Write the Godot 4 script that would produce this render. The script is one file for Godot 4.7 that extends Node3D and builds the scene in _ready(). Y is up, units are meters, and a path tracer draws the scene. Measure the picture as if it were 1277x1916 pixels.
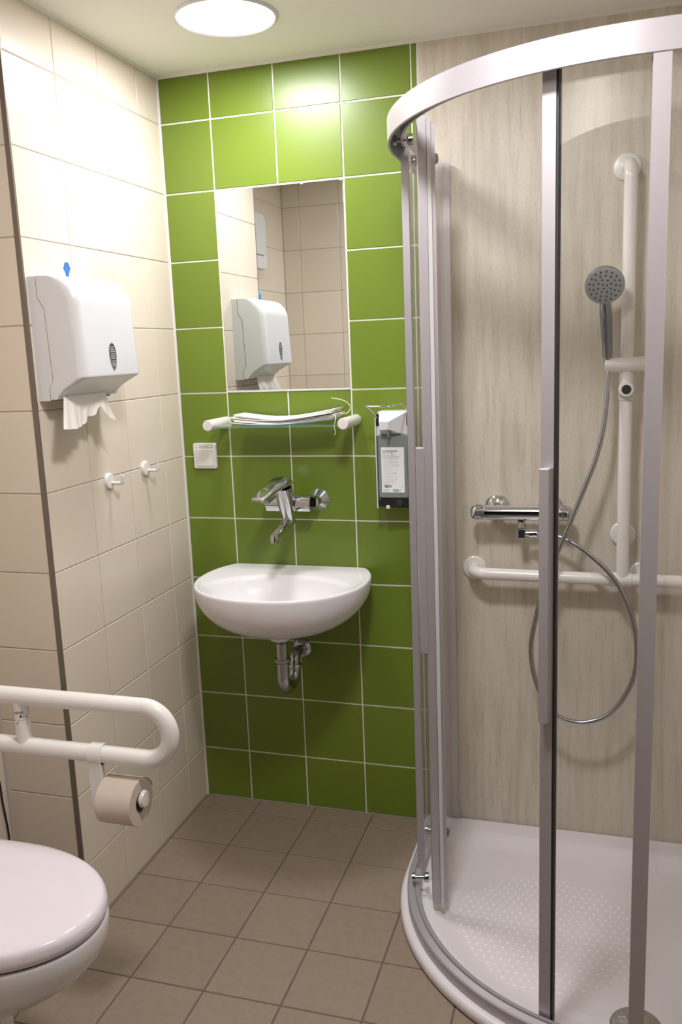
extends Node3D
# An accessible shower room: green tiled basin wall, quadrant shower, toilet with a folding support rail.
# x runs right along the back wall, y is up, z runs from the back wall towards the door where the camera stands.

const CEIL := 2.291
const ROW0 := -0.02429
const ROWH := 0.19847
const GREEN_X := 0.1645
const REAR := 1.6
const NICHE := -0.21
const EDGE := 0.7235
const WALL_R := 1.68

var M := {}
var used := {}

func _ready():
	# camera in the doorway
	var cam := Camera3D.new()
	cam.name = "camera"
	cam.transform = Transform3D(Basis(Vector3(0.957582, -0.038464, -0.285583), Vector3(-0.016193, 0.982302, -0.1866), Vector3(0.287706, 0.183309, 0.940012)).orthonormalized(), Vector3(1.27687, 1.47777, 2.47853))
	cam.fov = 61.35
	cam.near = 0.02
	add_child(cam)
	cam.current = true
	var env := Environment.new()
	env.background_mode = Environment.BG_COLOR
	env.background_color = Color(0.02, 0.02, 0.02)
	env.tonemap_mode = Environment.TONE_MAPPER_LINEAR
	env.tonemap_exposure = 1.0
	env.sdfgi_enabled = true
	env.ssao_enabled = true
	env.ssil_enabled = true
	var we := WorldEnvironment.new()
	we.name = "world_environment"
	we.environment = env
	add_child(we)
	make_materials()
	# two round ceiling lights: one over the basin, one before the shower
	ceiling_light("round flush ceiling light glowing above the washbasin", Vector2(0.38, 0.35), 1.08)
	ceiling_light("round flush ceiling light in front of the shower", Vector2(0.95, 1.28), 1.92)
	build_setting()
	build_shower()
	build_toilet()
	build_basin()
	build_mirror()
	build_dispenser()
	build_support_rail()
	build_shower_rail()
	build_tap()
	build_mixer()
	build_hand_shower()
	build_shelf()
	build_soap()
	build_bags()
	build_switch()
	build_hooks()
	build_recess_things()

# ------------------------------------------------------------------ mesh building
class Shape:
	var v := PackedVector3Array()

	func tri(a: Vector3, b: Vector3, c: Vector3):
		if (b - a).cross(c - a).length_squared() < 1e-20:
			return
		v.append(a); v.append(b); v.append(c)

	func quad(a: Vector3, b: Vector3, c: Vector3, d: Vector3):
		tri(a, b, c); tri(a, c, d)

	# turns the triangles from i0 on so that their fronts look outwards (clockwise)
	func outward(i0: int):
		var mid := Vector3.ZERO
		for i in range(i0, v.size()):
			mid += v[i]
		mid /= maxf(1.0, v.size() - i0)
		var vol := 0.0
		for i in range(i0, v.size(), 3):
			vol += (v[i] - mid).dot((v[i + 1] - mid).cross(v[i + 2] - mid))
		if vol > 0.0:
			for i in range(i0, v.size(), 3):
				var t := v[i + 1]
				v[i + 1] = v[i + 2]
				v[i + 2] = t

	func box(lo: Vector3, hi: Vector3, b := 0.0):
		var i0 := v.size()
		var c := (lo + hi) * 0.5
		var h := (hi - lo) * 0.5
		b = minf(b, minf(h.x, minf(h.y, h.z)) * 0.98)
		var P := func(sx, sy, sz, ax):
			var p := Vector3(sx * (h.x - b), sy * (h.y - b), sz * (h.z - b))
			if ax == 0: p.x = sx * h.x
			if ax == 1: p.y = sy * h.y
			if ax == 2: p.z = sz * h.z
			return c + p
		for s in [-1, 1]:
			_face([P.call(s, -1, -1, 0), P.call(s, 1, -1, 0), P.call(s, 1, 1, 0), P.call(s, -1, 1, 0)], c)
			_face([P.call(-1, s, -1, 1), P.call(1, s, -1, 1), P.call(1, s, 1, 1), P.call(-1, s, 1, 1)], c)
			_face([P.call(-1, -1, s, 2), P.call(1, -1, s, 2), P.call(1, 1, s, 2), P.call(-1, 1, s, 2)], c)
		if b > 0.0:
			for s in [-1, 1]:
				for t in [-1, 1]:
					_face([P.call(s, t, -1, 0), P.call(s, t, -1, 1), P.call(s, t, 1, 1), P.call(s, t, 1, 0)], c)
					_face([P.call(s, -1, t, 0), P.call(s, -1, t, 2), P.call(s, 1, t, 2), P.call(s, 1, t, 0)], c)
					_face([P.call(-1, s, t, 1), P.call(-1, s, t, 2), P.call(1, s, t, 2), P.call(1, s, t, 1)], c)
					for u in [-1, 1]:
						_face([P.call(s, t, u, 0), P.call(s, t, u, 1), P.call(s, t, u, 2)], c)

	func _face(p: Array, c: Vector3):
		var n: Vector3 = (p[2] - p[0]).cross(p[1] - p[0])
		if n.dot((p[0] + p[1] + p[2]) / 3.0 - c) < 0.0:
			p.reverse()
		tri(p[0], p[1], p[2])
		if p.size() == 4:
			tri(p[0], p[2], p[3])

	# rings of equal length; closed rings; flat caps
	func loft(rings: Array, cap0 := true, cap1 := true, loop := false):
		var i0 := v.size()
		var n: int = rings[0].size()
		var last := rings.size() if loop else rings.size() - 1
		for k in last:
			var a: PackedVector3Array = rings[k]
			var b: PackedVector3Array = rings[(k + 1) % rings.size()]
			for i in n:
				var j := (i + 1) % n
				quad(a[i], a[j], b[j], b[i])
		if not loop:
			for e in [[cap0, rings[0], false], [cap1, rings[-1], true]]:
				if e[0]:
					var r: PackedVector3Array = e[1]
					var m := Vector3.ZERO
					for p in r: m += p
					m /= n
					for i in n:
						if e[2]: tri(m, r[i], r[(i + 1) % n])
						else: tri(m, r[(i + 1) % n], r[i])
		outward(i0)

	# profile of (radius, height) turned about the y axis of xf
	func lathe(profile: Array, xf: Transform3D, seg := 32):
		var rings := []
		for p in profile:
			var r := PackedVector3Array()
			for i in seg:
				var a := TAU * i / seg
				r.append(xf * Vector3(p.x * cos(a), p.y, p.x * sin(a)))
			rings.append(r)
		loft(rings)

	func tube(path: PackedVector3Array, radius, seg := 16, loop := false):
		var rings := []
		var n := path.size()
		var t0 := (path[1] - path[0]).normalized()
		var u := t0.cross(Vector3(0.13, 0.27, 0.95)).normalized()
		for k in n:
			var t: Vector3
			if loop: t = (path[(k + 1) % n] - path[(k + n - 1) % n]).normalized()
			else: t = (path[mini(k + 1, n - 1)] - path[maxi(k - 1, 0)]).normalized()
			u = (u - t * u.dot(t)).normalized()
			var w := t.cross(u)
			var r: float = radius[k] if radius is Array else radius
			var ring := PackedVector3Array()
			for i in seg:
				var a := TAU * i / seg
				ring.append(path[k] + (u * cos(a) + w * sin(a)) * r)
			rings.append(ring)
		loft(rings, true, true, loop)

	# a flat polygon in the xy plane of xf, from depth d0 to d1 along its z
	func prism(poly: PackedVector2Array, xf: Transform3D, d0: float, d1: float, b := 0.0):
		var i0 := v.size()
		var mid := Vector2.ZERO
		for p in poly: mid += p
		mid /= poly.size()
		var idx := Geometry2D.triangulate_polygon(poly)
		var small := PackedVector2Array()
		for p in poly:
			small.append(p - (p - mid).normalized() * b if b > 0.0 else p)
		var rings := []
		var steps := [[small, d0], [poly, d0 + b], [poly, d1 - b], [small, d1]] if b > 0.0 else [[poly, d0], [poly, d1]]
		for s in steps:
			var r := PackedVector3Array()
			for p in s[0]: r.append(xf * Vector3(p.x, p.y, s[1]))
			rings.append(r)
		for k in rings.size() - 1:
			for i in poly.size():
				var j := (i + 1) % poly.size()
				quad(rings[k][i], rings[k][j], rings[k + 1][j], rings[k + 1][i])
		# caps turned to agree with the sides
		var area := 0.0
		for i in poly.size():
			area += poly[i].cross(poly[(i + 1) % poly.size()])
		for k in range(0, idx.size(), 3):
			var t := [idx[k], idx[k + 1], idx[k + 2]]
			var ta := (poly[t[1]] - poly[t[0]]).cross(poly[t[2]] - poly[t[0]])
			if ta * area < 0.0: t.reverse()
			tri(rings[0][t[0]], rings[0][t[2]], rings[0][t[1]])
			tri(rings[-1][t[0]], rings[-1][t[1]], rings[-1][t[2]])
		outward(i0)

	# closed profile of (outwards, y) carried along a plan path of (x, z) with its outward normals
	func sweep(path: Array, profile: PackedVector2Array):
		var rings := []
		for k in path.size():
			var a: Vector2 = path[maxi(k - 1, 0)]
			var b: Vector2 = path[mini(k + 1, path.size() - 1)]
			var t := (b - a).normalized()
			var n := Vector2(-t.y, t.x)
			var r := PackedVector3Array()
			for p in profile:
				r.append(Vector3(path[k].x + n.x * p.x, p.y, path[k].y + n.y * p.x))
			rings.append(r)
		loft(rings)

	func mesh(soft := 38.0) -> ArrayMesh:
		var limit := cos(deg_to_rad(soft))
		var at := {}
		var fn := PackedVector3Array()
		for i in range(0, v.size(), 3):
			var n := (v[i + 2] - v[i]).cross(v[i + 1] - v[i])
			fn.append(n)
			for k in 3:
				var key := Vector3i((v[i + k] * 50000.0).round())
				if not at.has(key): at[key] = PackedInt32Array()
				at[key].append(i / 3)
		var un := PackedVector3Array()
		for n in fn: un.append(n.normalized())
		var nn := PackedVector3Array()
		nn.resize(v.size())
		for i in v.size():
			var f := i / 3
			var s := Vector3.ZERO
			for g in at[Vector3i((v[i] * 50000.0).round())]:
				if un[g].dot(un[f]) > limit: s += fn[g]
			nn[i] = s.normalized() if s.length_squared() > 0.0 else un[f]
		var arr := []
		arr.resize(Mesh.ARRAY_MAX)
		arr[Mesh.ARRAY_VERTEX] = v
		arr[Mesh.ARRAY_NORMAL] = nn
		var m := ArrayMesh.new()
		m.add_surface_from_arrays(Mesh.PRIMITIVE_TRIANGLES, arr)
		return m

func sh() -> Shape:
	return Shape.new()

func numbered(called: String) -> String:
	var n: int = used.get(called, 0)
	used[called] = n + 1
	return called if n == 0 else "%s_%03d" % [called, n]

func thing(called: String, label: String, category: String, at: Vector3, group := "") -> Node3D:
	var o := Node3D.new()
	o.name = numbered(called)
	add_child(o)
	o.position = at
	o.set_meta("label", label)
	o.set_meta("category", category)
	if group: o.set_meta("group", group)
	return o

func structure(called: String, label := "") -> Node3D:
	var o := Node3D.new()
	o.name = called
	add_child(o)
	o.set_meta("kind", "structure")
	if label: o.set_meta("label", label)
	return o

# shapes are made in room coordinates; the part is set relative to its thing
func part(s, called: String, m: Material, parent: Node3D, soft := 38.0) -> MeshInstance3D:
	var base := Vector3.ZERO
	var p: Node = parent
	while p != self and p is Node3D:
		base += p.position
		p = p.get_parent()
	var o := MeshInstance3D.new()
	o.name = called
	if s is Shape:
		if base != Vector3.ZERO:
			var w := PackedVector3Array()
			w.resize(s.v.size())
			for i in s.v.size(): w[i] = s.v[i] - base
			s.v = w
		o.mesh = s.mesh(soft)
	else:
		o.mesh = s
	o.material_override = m
	parent.add_child(o, true)
	return o

func axis(at: Vector3, dir: Vector3) -> Transform3D:
	var y := dir.normalized()
	var x := y.cross(Vector3(0.31, 0.11, 0.94)).normalized()
	return Transform3D(Basis(x, y, x.cross(y)), at)

func rounded_rect(w: float, h: float, r: float, seg := 5) -> PackedVector2Array:
	var out := PackedVector2Array()
	for c in [[1, 1, 0], [-1, 1, 1], [-1, -1, 2], [1, -1, 3]]:
		for i in seg + 1:
			var a: float = PI / 2 * (c[2] + float(i) / seg)
			out.append(Vector2(c[0] * (w / 2 - r) + r * cos(a), c[1] * (h / 2 - r) + r * sin(a)))
	return out

func smooth_path(pts: Array, per := 8) -> PackedVector3Array:
	var out := PackedVector3Array()
	for i in pts.size() - 1:
		var a: Vector3 = pts[maxi(i - 1, 0)]
		var b: Vector3 = pts[i]
		var c: Vector3 = pts[i + 1]
		var d: Vector3 = pts[mini(i + 2, pts.size() - 1)]
		for k in per:
			out.append(b.cubic_interpolate(c, a, d, float(k) / per))
	out.append(pts[-1])
	return out

# straight legs with rounded corners of radius r
func bent_path(pts: Array, r: float, seg := 10) -> PackedVector3Array:
	var out := PackedVector3Array([pts[0]])
	for i in range(1, pts.size() - 1):
		var p: Vector3 = pts[i]
		var a: Vector3 = (pts[i - 1] - p).normalized()
		var b: Vector3 = (pts[i + 1] - p).normalized()
		var half := a.angle_to(b) / 2
		var d := r / tan(half)
		var mid := p + (a + b).normalized() * (r / sin(half))
		var u := (p + a * d - mid)
		var w := (p + b * d - mid)
		for k in seg + 1:
			out.append(mid + u.slerp(w, float(k) / seg))
	out.append(pts[-1])
	return out

# ------------------------------------------------------------------ materials
func mat(r: int, g: int, b: int, rough := 0.5, metal := 0.0, spec := 0.5) -> StandardMaterial3D:
	var m := StandardMaterial3D.new()
	m.albedo_color = Color8(r, g, b)
	m.roughness = rough
	m.metallic = metal
	m.metallic_specular = spec
	return m

func speckle(lo: Color, hi: Color, freq: float, size: int, sd: int) -> ImageTexture:
	var n := FastNoiseLite.new()
	n.seed = sd
	n.frequency = freq
	n.fractal_octaves = 4
	var im := Image.create(size, size, false, Image.FORMAT_RGB8)
	var src := n.get_seamless_image(size, size)
	for y in size:
		for x in size:
			im.set_pixel(x, y, lo.lerp(hi, src.get_pixel(x, y).r))
	return ImageTexture.create_from_image(im)

func stone_texture() -> ImageTexture:
	# the printed pattern of the shower cladding: cool grey clouds and fine rusty streaks drawn out vertically
	var w := 640
	var h := 1024
	var a := FastNoiseLite.new(); a.seed = 3; a.frequency = 1.0; a.fractal_octaves = 3
	var b := FastNoiseLite.new(); b.seed = 11; b.frequency = 1.0; b.fractal_octaves = 4
	var c := FastNoiseLite.new(); c.seed = 27; c.frequency = 1.0; c.fractal_octaves = 2
	var im := Image.create(w, h, false, Image.FORMAT_RGB8)
	var pale := Color8(207, 198, 183)
	var grey := Color8(190, 183, 167)
	var rust := Color8(172, 157, 135)
	for y in h:
		var yy := float(y) / h * 2.3
		for x in w:
			var xx := float(x) / w
			var cloud := 0.5 + 0.5 * a.get_noise_2d(xx * 5.0, yy * 1.7)
			var streak := b.get_noise_2d(xx * 34.0, yy * 2.6)
			var fine := c.get_noise_2d(xx * 170.0, yy * 14.0)
			var grain := c.get_noise_2d(xx * 420.0 + 50.0, yy * 160.0)
			var col := pale.lerp(grey, clampf((cloud - 0.40) * 1.6 + streak * 0.5, 0.0, 1.0))
			col = col.lerp(rust, clampf(streak * 0.6 + fine * 0.7 + grain * 0.6 - 0.1, 0.0, 0.75))
			var k := 1.0 + 0.04 * fine + 0.07 * grain
			im.set_pixel(x, y, Color(col.r * k, col.g * k, col.b * k))
	return ImageTexture.create_from_image(im)

func _clear() -> StandardMaterial3D:
	# milky clear plastic of the door seals
	var m := StandardMaterial3D.new()
	m.transparency = BaseMaterial3D.TRANSPARENCY_ALPHA
	m.albedo_color = Color(0.82, 0.8, 0.8, 0.55)
	m.roughness = 0.1
	return m

func make_materials():
	M.green = []
	for c in [[105, 126, 37], [103, 124, 36], [107, 128, 38]]:
		M.green.append(mat(c[0], c[1], c[2], 0.33, 0.0, 0.5))
	M.beige = []
	for c in [[221, 208, 192], [219, 206, 190], [222, 210, 194]]:
		M.beige.append(mat(c[0], c[1], c[2], 0.28))
	M.floor_tile = []
	for c in [[-4, 5], [0, 9], [3, 14]]:
		var m := mat(255, 255, 255, 0.5)
		m.albedo_texture = speckle(Color8(139 + c[0] / 2, 123 + c[0] / 2, 107 + c[0] / 2), Color8(147 + c[0] / 2, 131 + c[0] / 2, 114 + c[0] / 2), 0.05, 128, c[1])
		m.uv1_triplanar = true
		m.uv1_world_triplanar = true
		m.uv1_scale = Vector3(5, 5, 5)
		M.floor_tile.append(m)
	M.grout_white = mat(222, 219, 208, 0.85)
	M.grout_beige = mat(186, 176, 165, 0.85)
	M.grout_floor = mat(98, 89, 80, 0.9)
	M.sealant = mat(214, 210, 204, 0.5)
	M.ceiling = mat(238, 236, 228, 0.9)
	M.plaster = mat(215, 210, 200, 0.9)
	M.corridor = mat(74, 80, 92, 0.8)  # unlit look put into the colour, so chrome mirrors a dark band
	M.steel_dark = mat(122, 111, 100, 0.4, 0.35)
	M.white = mat(214, 214, 216, 0.22)
	M.white_nylon = mat(226, 222, 217, 0.2)
	M.ceramic = mat(232, 229, 230, 0.08)
	M.tray = mat(226, 220, 223, 0.25)
	M.lid = mat(224, 216, 221, 0.09)
	M.chrome = mat(205, 207, 210, 0.05, 1.0)
	M.chrome_soft = mat(184, 186, 189, 0.2, 1.0)
	M.alu = mat(183, 178, 182, 0.45, 0.5)
	M.alu_dark = mat(150, 147, 146, 0.4, 0.8)
	M.rubber = mat(38, 36, 36, 0.6)
	M.black = mat(18, 18, 18, 0.4)
	M.grey_plastic = mat(120, 122, 121, 0.4)
	M.head_grey = mat(158, 158, 160, 0.5)
	M.nozzle = mat(72, 72, 75, 0.6)
	M.chrome_dark_reflection = mat(150, 154, 160, 0.07, 1.0)  # dark reflections of the shower handle put into its tint
	M.seal_clear = _clear()
	M.bag_blue = mat(190, 202, 228, 0.85)
	M.bottle = mat(120, 128, 126, 0.18)
	M.dots = mat(240, 236, 236, 0.3)
	M.smoked = mat(66, 70, 76, 0.15)
	M.print_dark = mat(40, 40, 44, 0.6)
	M.blue = mat(62, 128, 208, 0.35)
	M.paper = mat(240, 236, 230, 0.9)
	M.tissue = mat(206, 192, 178, 0.95)
	M.card = mat(120, 108, 96, 0.9)
	M.mirror = mat(232, 236, 234, 0.015, 1.0)
	M.seal = mat(206, 205, 202, 0.3)
	var g := StandardMaterial3D.new()
	g.transparency = BaseMaterial3D.TRANSPARENCY_ALPHA
	g.albedo_color = Color(0.93, 0.97, 0.95, 0.008)
	g.roughness = 0.0
	M.glass = g
	var e := StandardMaterial3D.new()
	e.transparency = BaseMaterial3D.TRANSPARENCY_ALPHA
	e.albedo_color = Color(0.35, 0.62, 0.55, 0.4)
	e.roughness = 0.05
	M.glass_edge = e
	var w := StandardMaterial3D.new()
	w.transparency = BaseMaterial3D.TRANSPARENCY_ALPHA
	w.albedo_color = Color(0.4, 0.42, 0.45, 0.25)
	w.roughness = 0.02
	M.window = w
	var d := mat(250, 248, 240, 0.4)
	d.emission_enabled = true
	d.emission = Color(0.99, 0.985, 1.0)
	d.emission_energy_multiplier = 4.0
	M.glow = d
	var st := mat(255, 255, 255, 0.38)
	st.albedo_texture = stone_texture()
	st.uv1_triplanar = true
	st.uv1_world_triplanar = true
	st.uv1_scale = Vector3(1.0, 0.435, 1.0)
	M.stone = st

# ------------------------------------------------------------------ setting
var tile_meshes := {}

# one tile between two corners; alike sizes share a mesh
func tile(lo: Vector3, hi: Vector3, m: Material, parent: Node3D):
	var size := hi - lo
	var key := Vector3i((size * 10000.0).round())
	if not tile_meshes.has(key):
		var s := sh()
		s.box(-size / 2, size / 2, 0.0012)
		tile_meshes[key] = s.mesh(20.0)
	var o := part(tile_meshes[key], "tile", m, parent)
	o.position = (lo + hi) / 2 - parent.position

func row_edges() -> Array:
	var out := [0.0]
	for k in range(1, 12):
		out.append(ROW0 + ROWH * k)
	out.append(CEIL)
	return out

func build_setting():
	var rng := RandomNumberGenerator.new()
	rng.seed = 7
	var rows := row_edges()
	var s: Shape
	# back wall: bed, green tiles, stone-look cladding in the shower
	var wb := structure("wall_back", "green tiled wall behind the washbasin with stone-look cladding in the shower")
	s = sh(); s.box(Vector3(-0.4, -0.05, -0.15), Vector3(WALL_R + 0.15, CEIL + 0.05, -0.0018)); part(s, "bed", M.grout_white, wb)
	var cols := [0.003, GREEN_X, GREEN_X + 0.2, GREEN_X + 0.4, GREEN_X + 0.6, 0.7835]
	var gap := 0.0022
	for c in 5:
		for r in 12:
			if (c == 1 or c == 2) and r >= 7 and r <= 9:
				continue   # the mirror is let in here
			tile(Vector3(cols[c] + gap, rows[r] + gap, -0.009), Vector3(cols[c + 1] - gap, rows[r + 1] - gap, 0.0), M.green[rng.randi() % 3], wb)
	s = sh(); s.box(Vector3(0.7865, 0.0, -0.004), Vector3(WALL_R, CEIL - 0.006, 0.0025), 0.0008); part(s, "cladding_panel", M.stone, wb)
	s = sh(); s.box(Vector3(0.781, 0.0, -0.004), Vector3(0.788, CEIL, 0.0012), 0.001); part(s, "sealant", M.sealant, wb)
	# left wall: a boxed-out pillar up to the dark corner profile
	var wl := structure("wall_left", "beige tiled wall carrying the paper towel dispenser")
	s = sh(); s.box(Vector3(-0.4, -0.05, -0.002), Vector3(-0.0016, CEIL + 0.05, EDGE - 0.003)); part(s, "bed", M.grout_beige, wl)
	var zc := [0.002, 0.1277, 0.3262, 0.5247, EDGE - 0.001]
	gap = 0.0015
	for c in 4:
		for r in 12:
			tile(Vector3(-0.009, rows[r] + gap, zc[c] + gap), Vector3(0.0, rows[r + 1] - gap, zc[c + 1] - gap), M.beige[rng.randi() % 3], wl)
	var wr := structure("wall_left_return", "beige tiled return of the pillar beside the toilet")
	s = sh(); s.box(Vector3(-0.4, -0.05, EDGE - 0.0029), Vector3(-0.0017, CEIL + 0.05, EDGE - 0.0016)); part(s, "bed", M.grout_beige, wr)
	for r in 12:
		tile(Vector3(NICHE + 0.002, rows[r] + gap, EDGE - 0.0025), Vector3(-0.013, rows[r + 1] - gap, EDGE), M.beige[rng.randi() % 3], wr)
	var t1 := structure("trim_1", "dark metal profile on the tiled corner")
	s = sh(); s.box(Vector3(-0.0125, 0.0, EDGE - 0.004), Vector3(0.0008, CEIL, EDGE + 0.0018), 0.0008); part(s, "profile", M.steel_dark, t1)
	# recess wall behind the toilet
	var wn := structure("wall_left_recess", "beige tiled wall behind the toilet")
	s = sh(); s.box(Vector3(-0.4, -0.05, EDGE - 0.001), Vector3(NICHE - 0.0016, CEIL + 0.05, REAR + 0.12)); part(s, "bed", M.grout_beige, wn)
	var zn := [EDGE + 0.002, 0.826, 1.0245, 1.223, 1.4215, REAR]
	for c in 5:
		for r in 12:
			tile(Vector3(NICHE - 0.009, rows[r] + gap, zn[c] + gap), Vector3(NICHE, rows[r + 1] - gap, zn[c + 1] - gap), M.beige[rng.randi() % 3], wn)
	s = sh(); s.tube(PackedVector3Array([Vector3(NICHE, 0, EDGE), Vector3(NICHE, CEIL, EDGE)]), 0.007, 8); part(s, "sealant", M.grout_beige, wn)
	# rear wall with the door opening in which the camera stands
	var wz := structure("wall_rear", "beige tiled wall beside the door")
	s = sh(); s.box(Vector3(-0.4, -0.05, REAR + 0.0016), Vector3(0.462, CEIL + 0.05, REAR + 0.12)); part(s, "bed", M.grout_beige, wz)
	s = sh(); s.box(Vector3(1.42, -0.05, REAR + 0.0016), Vector3(WALL_R + 0.15, CEIL + 0.05, REAR + 0.12)); part(s, "bed", M.plaster, wz)
	s = sh(); s.box(Vector3(0.462, 2.02, REAR + 0.0016), Vector3(1.42, CEIL + 0.05, REAR + 0.12)); part(s, "lintel", M.plaster, wz)
	var xr := [NICHE, -0.124, 0.0745, 0.273, 0.462]
	for c in 4:
		for r in 12:
			tile(Vector3(xr[c] + gap, rows[r] + gap, REAR), Vector3(xr[c + 1] - gap, rows[r + 1] - gap, REAR + 0.009), M.beige[rng.randi() % 3], wz)
	var td := structure("trim_2", "dark door frame")
	s = sh(); s.box(Vector3(0.462, 0, REAR), Vector3(0.4735, 2.03, REAR + 0.01), 0.001); part(s, "jamb", M.steel_dark, td)
	s = sh(); s.box(Vector3(1.41, 0, REAR - 0.01), Vector3(1.45, 2.03, REAR + 0.01), 0.001); part(s, "jamb", M.steel_dark, td)
	# right wall
	var wq := structure("wall_right", "stone-look clad wall of the shower")
	s = sh(); s.box(Vector3(WALL_R + 0.002, -0.05, -0.1), Vector3(WALL_R + 0.15, CEIL + 0.05, REAR + 0.12)); part(s, "bed", M.plaster, wq)
	s = sh(); s.box(Vector3(WALL_R, 0.0, 0.0), Vector3(WALL_R + 0.004, CEIL - 0.005, 0.98)); part(s, "cladding_panel", M.stone, wq)
	for c in 3:
		for r in 12:
			var za: float = 0.985 + 0.2 * c
			tile(Vector3(WALL_R, rows[r] + gap, za + gap), Vector3(WALL_R + 0.008, rows[r + 1] - gap, za + 0.2 - gap), M.beige[rng.randi() % 3], wq)
	# corridor beyond the door, coloured dark to give the chrome dark reflections
	var wc := structure("wall_corridor", "corridor wall coloured dark for the reflections in the chrome")
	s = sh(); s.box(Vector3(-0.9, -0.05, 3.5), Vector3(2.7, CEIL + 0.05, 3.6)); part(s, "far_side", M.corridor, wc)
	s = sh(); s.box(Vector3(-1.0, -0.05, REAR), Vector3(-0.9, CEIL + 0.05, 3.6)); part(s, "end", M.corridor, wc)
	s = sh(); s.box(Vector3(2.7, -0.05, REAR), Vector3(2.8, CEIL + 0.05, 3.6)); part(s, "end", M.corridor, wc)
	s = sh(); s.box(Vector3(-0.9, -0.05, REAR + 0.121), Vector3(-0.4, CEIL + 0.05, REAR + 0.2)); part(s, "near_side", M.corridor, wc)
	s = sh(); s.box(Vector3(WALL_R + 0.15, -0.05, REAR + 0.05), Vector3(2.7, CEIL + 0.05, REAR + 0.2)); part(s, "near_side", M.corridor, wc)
	# floor
	var fl := structure("floor", "taupe tiled floor")
	s = sh(); s.box(Vector3(-1.0, -0.12, -0.15), Vector3(2.8, -0.0014, 3.6)); part(s, "bed", M.grout_floor, fl)
	var fx := [NICHE, -0.1902 - 0.0, 0.0045, 0.1992]
	for k in range(1, 9): fx.append(0.1992 + 0.1947 * k)
	var fz := [0.0, 0.0808]
	for k in range(1, 20): fz.append(0.0808 + 0.1947 * k)
	gap = 0.0019
	for i in fx.size() - 1:
		for j in fz.size() - 1:
			if fz[j] > 2.3 or (fx[i] > 0.95 and fz[j] < 0.5):
				continue
			tile(Vector3(fx[i] + gap, -0.009, fz[j] + gap), Vector3(fx[i + 1] - gap, 0.0, fz[j + 1] - gap), M.floor_tile[rng.randi() % 3], fl)
	# ceiling with a caulked edge
	var ce := structure("ceiling", "matt off-white ceiling")
	s = sh(); s.box(Vector3(-1.0, CEIL, -0.15), Vector3(2.8, CEIL + 0.12, 3.6)); part(s, "slab", M.ceiling, ce)
	var tc := structure("trim_3", "white caulk along the ceiling")
	s = sh(); s.tube(PackedVector3Array([Vector3(0.0, CEIL, 0.001), Vector3(WALL_R, CEIL, 0.001)]), 0.007, 8)
	part(s, "bead", M.grout_white, tc)
	s = sh(); s.tube(PackedVector3Array([Vector3(0.001, CEIL, 0.0), Vector3(0.001, CEIL, EDGE)]), 0.006, 8); part(s, "bead", M.grout_white, tc)
	s = sh(); s.tube(PackedVector3Array([Vector3(0.0005, 0.0, 0.0005), Vector3(0.0005, CEIL, 0.0005)]), 0.005, 8); part(s, "bead", M.sealant, tc)

# ------------------------------------------------------------------ lamps
func ceiling_light(label: String, at: Vector2, energy: float):
	var t := thing("ceiling_light", label, "lamp", Vector3(at.x, CEIL, at.y), "round ceiling lights")
	var s := sh()
	s.lathe([Vector2(0.128, 0.0), Vector2(0.128, -0.003), Vector2(0.122, -0.006), Vector2(0.119, -0.003), Vector2(0.119, 0.0)], Transform3D(Basis(), t.position), 48)
	part(s, "ring", M.white, t)
	s = sh()
	s.lathe([Vector2(0.0, -0.0005), Vector2(0.119, -0.0005), Vector2(0.118, -0.003), Vector2(0.09, -0.006), Vector2(0.0, -0.008)], Transform3D(Basis(), t.position), 48)
	part(s, "diffuser", M.glow, t)
	var a := AreaLight3D.new()
	a.name = "light"
	a.area_size = Vector2(0.2, 0.2)
	a.area_normalize_energy = true
	a.light_energy = energy
	a.light_color = Color(0.99, 0.985, 1.0)
	a.area_range = 8.0
	a.area_attenuation = 2.0
	a.shadow_enabled = true
	t.add_child(a)
	a.position = Vector3(0, -0.0105, 0)
	a.rotation = Vector3(-PI / 2, 0, 0)

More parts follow.
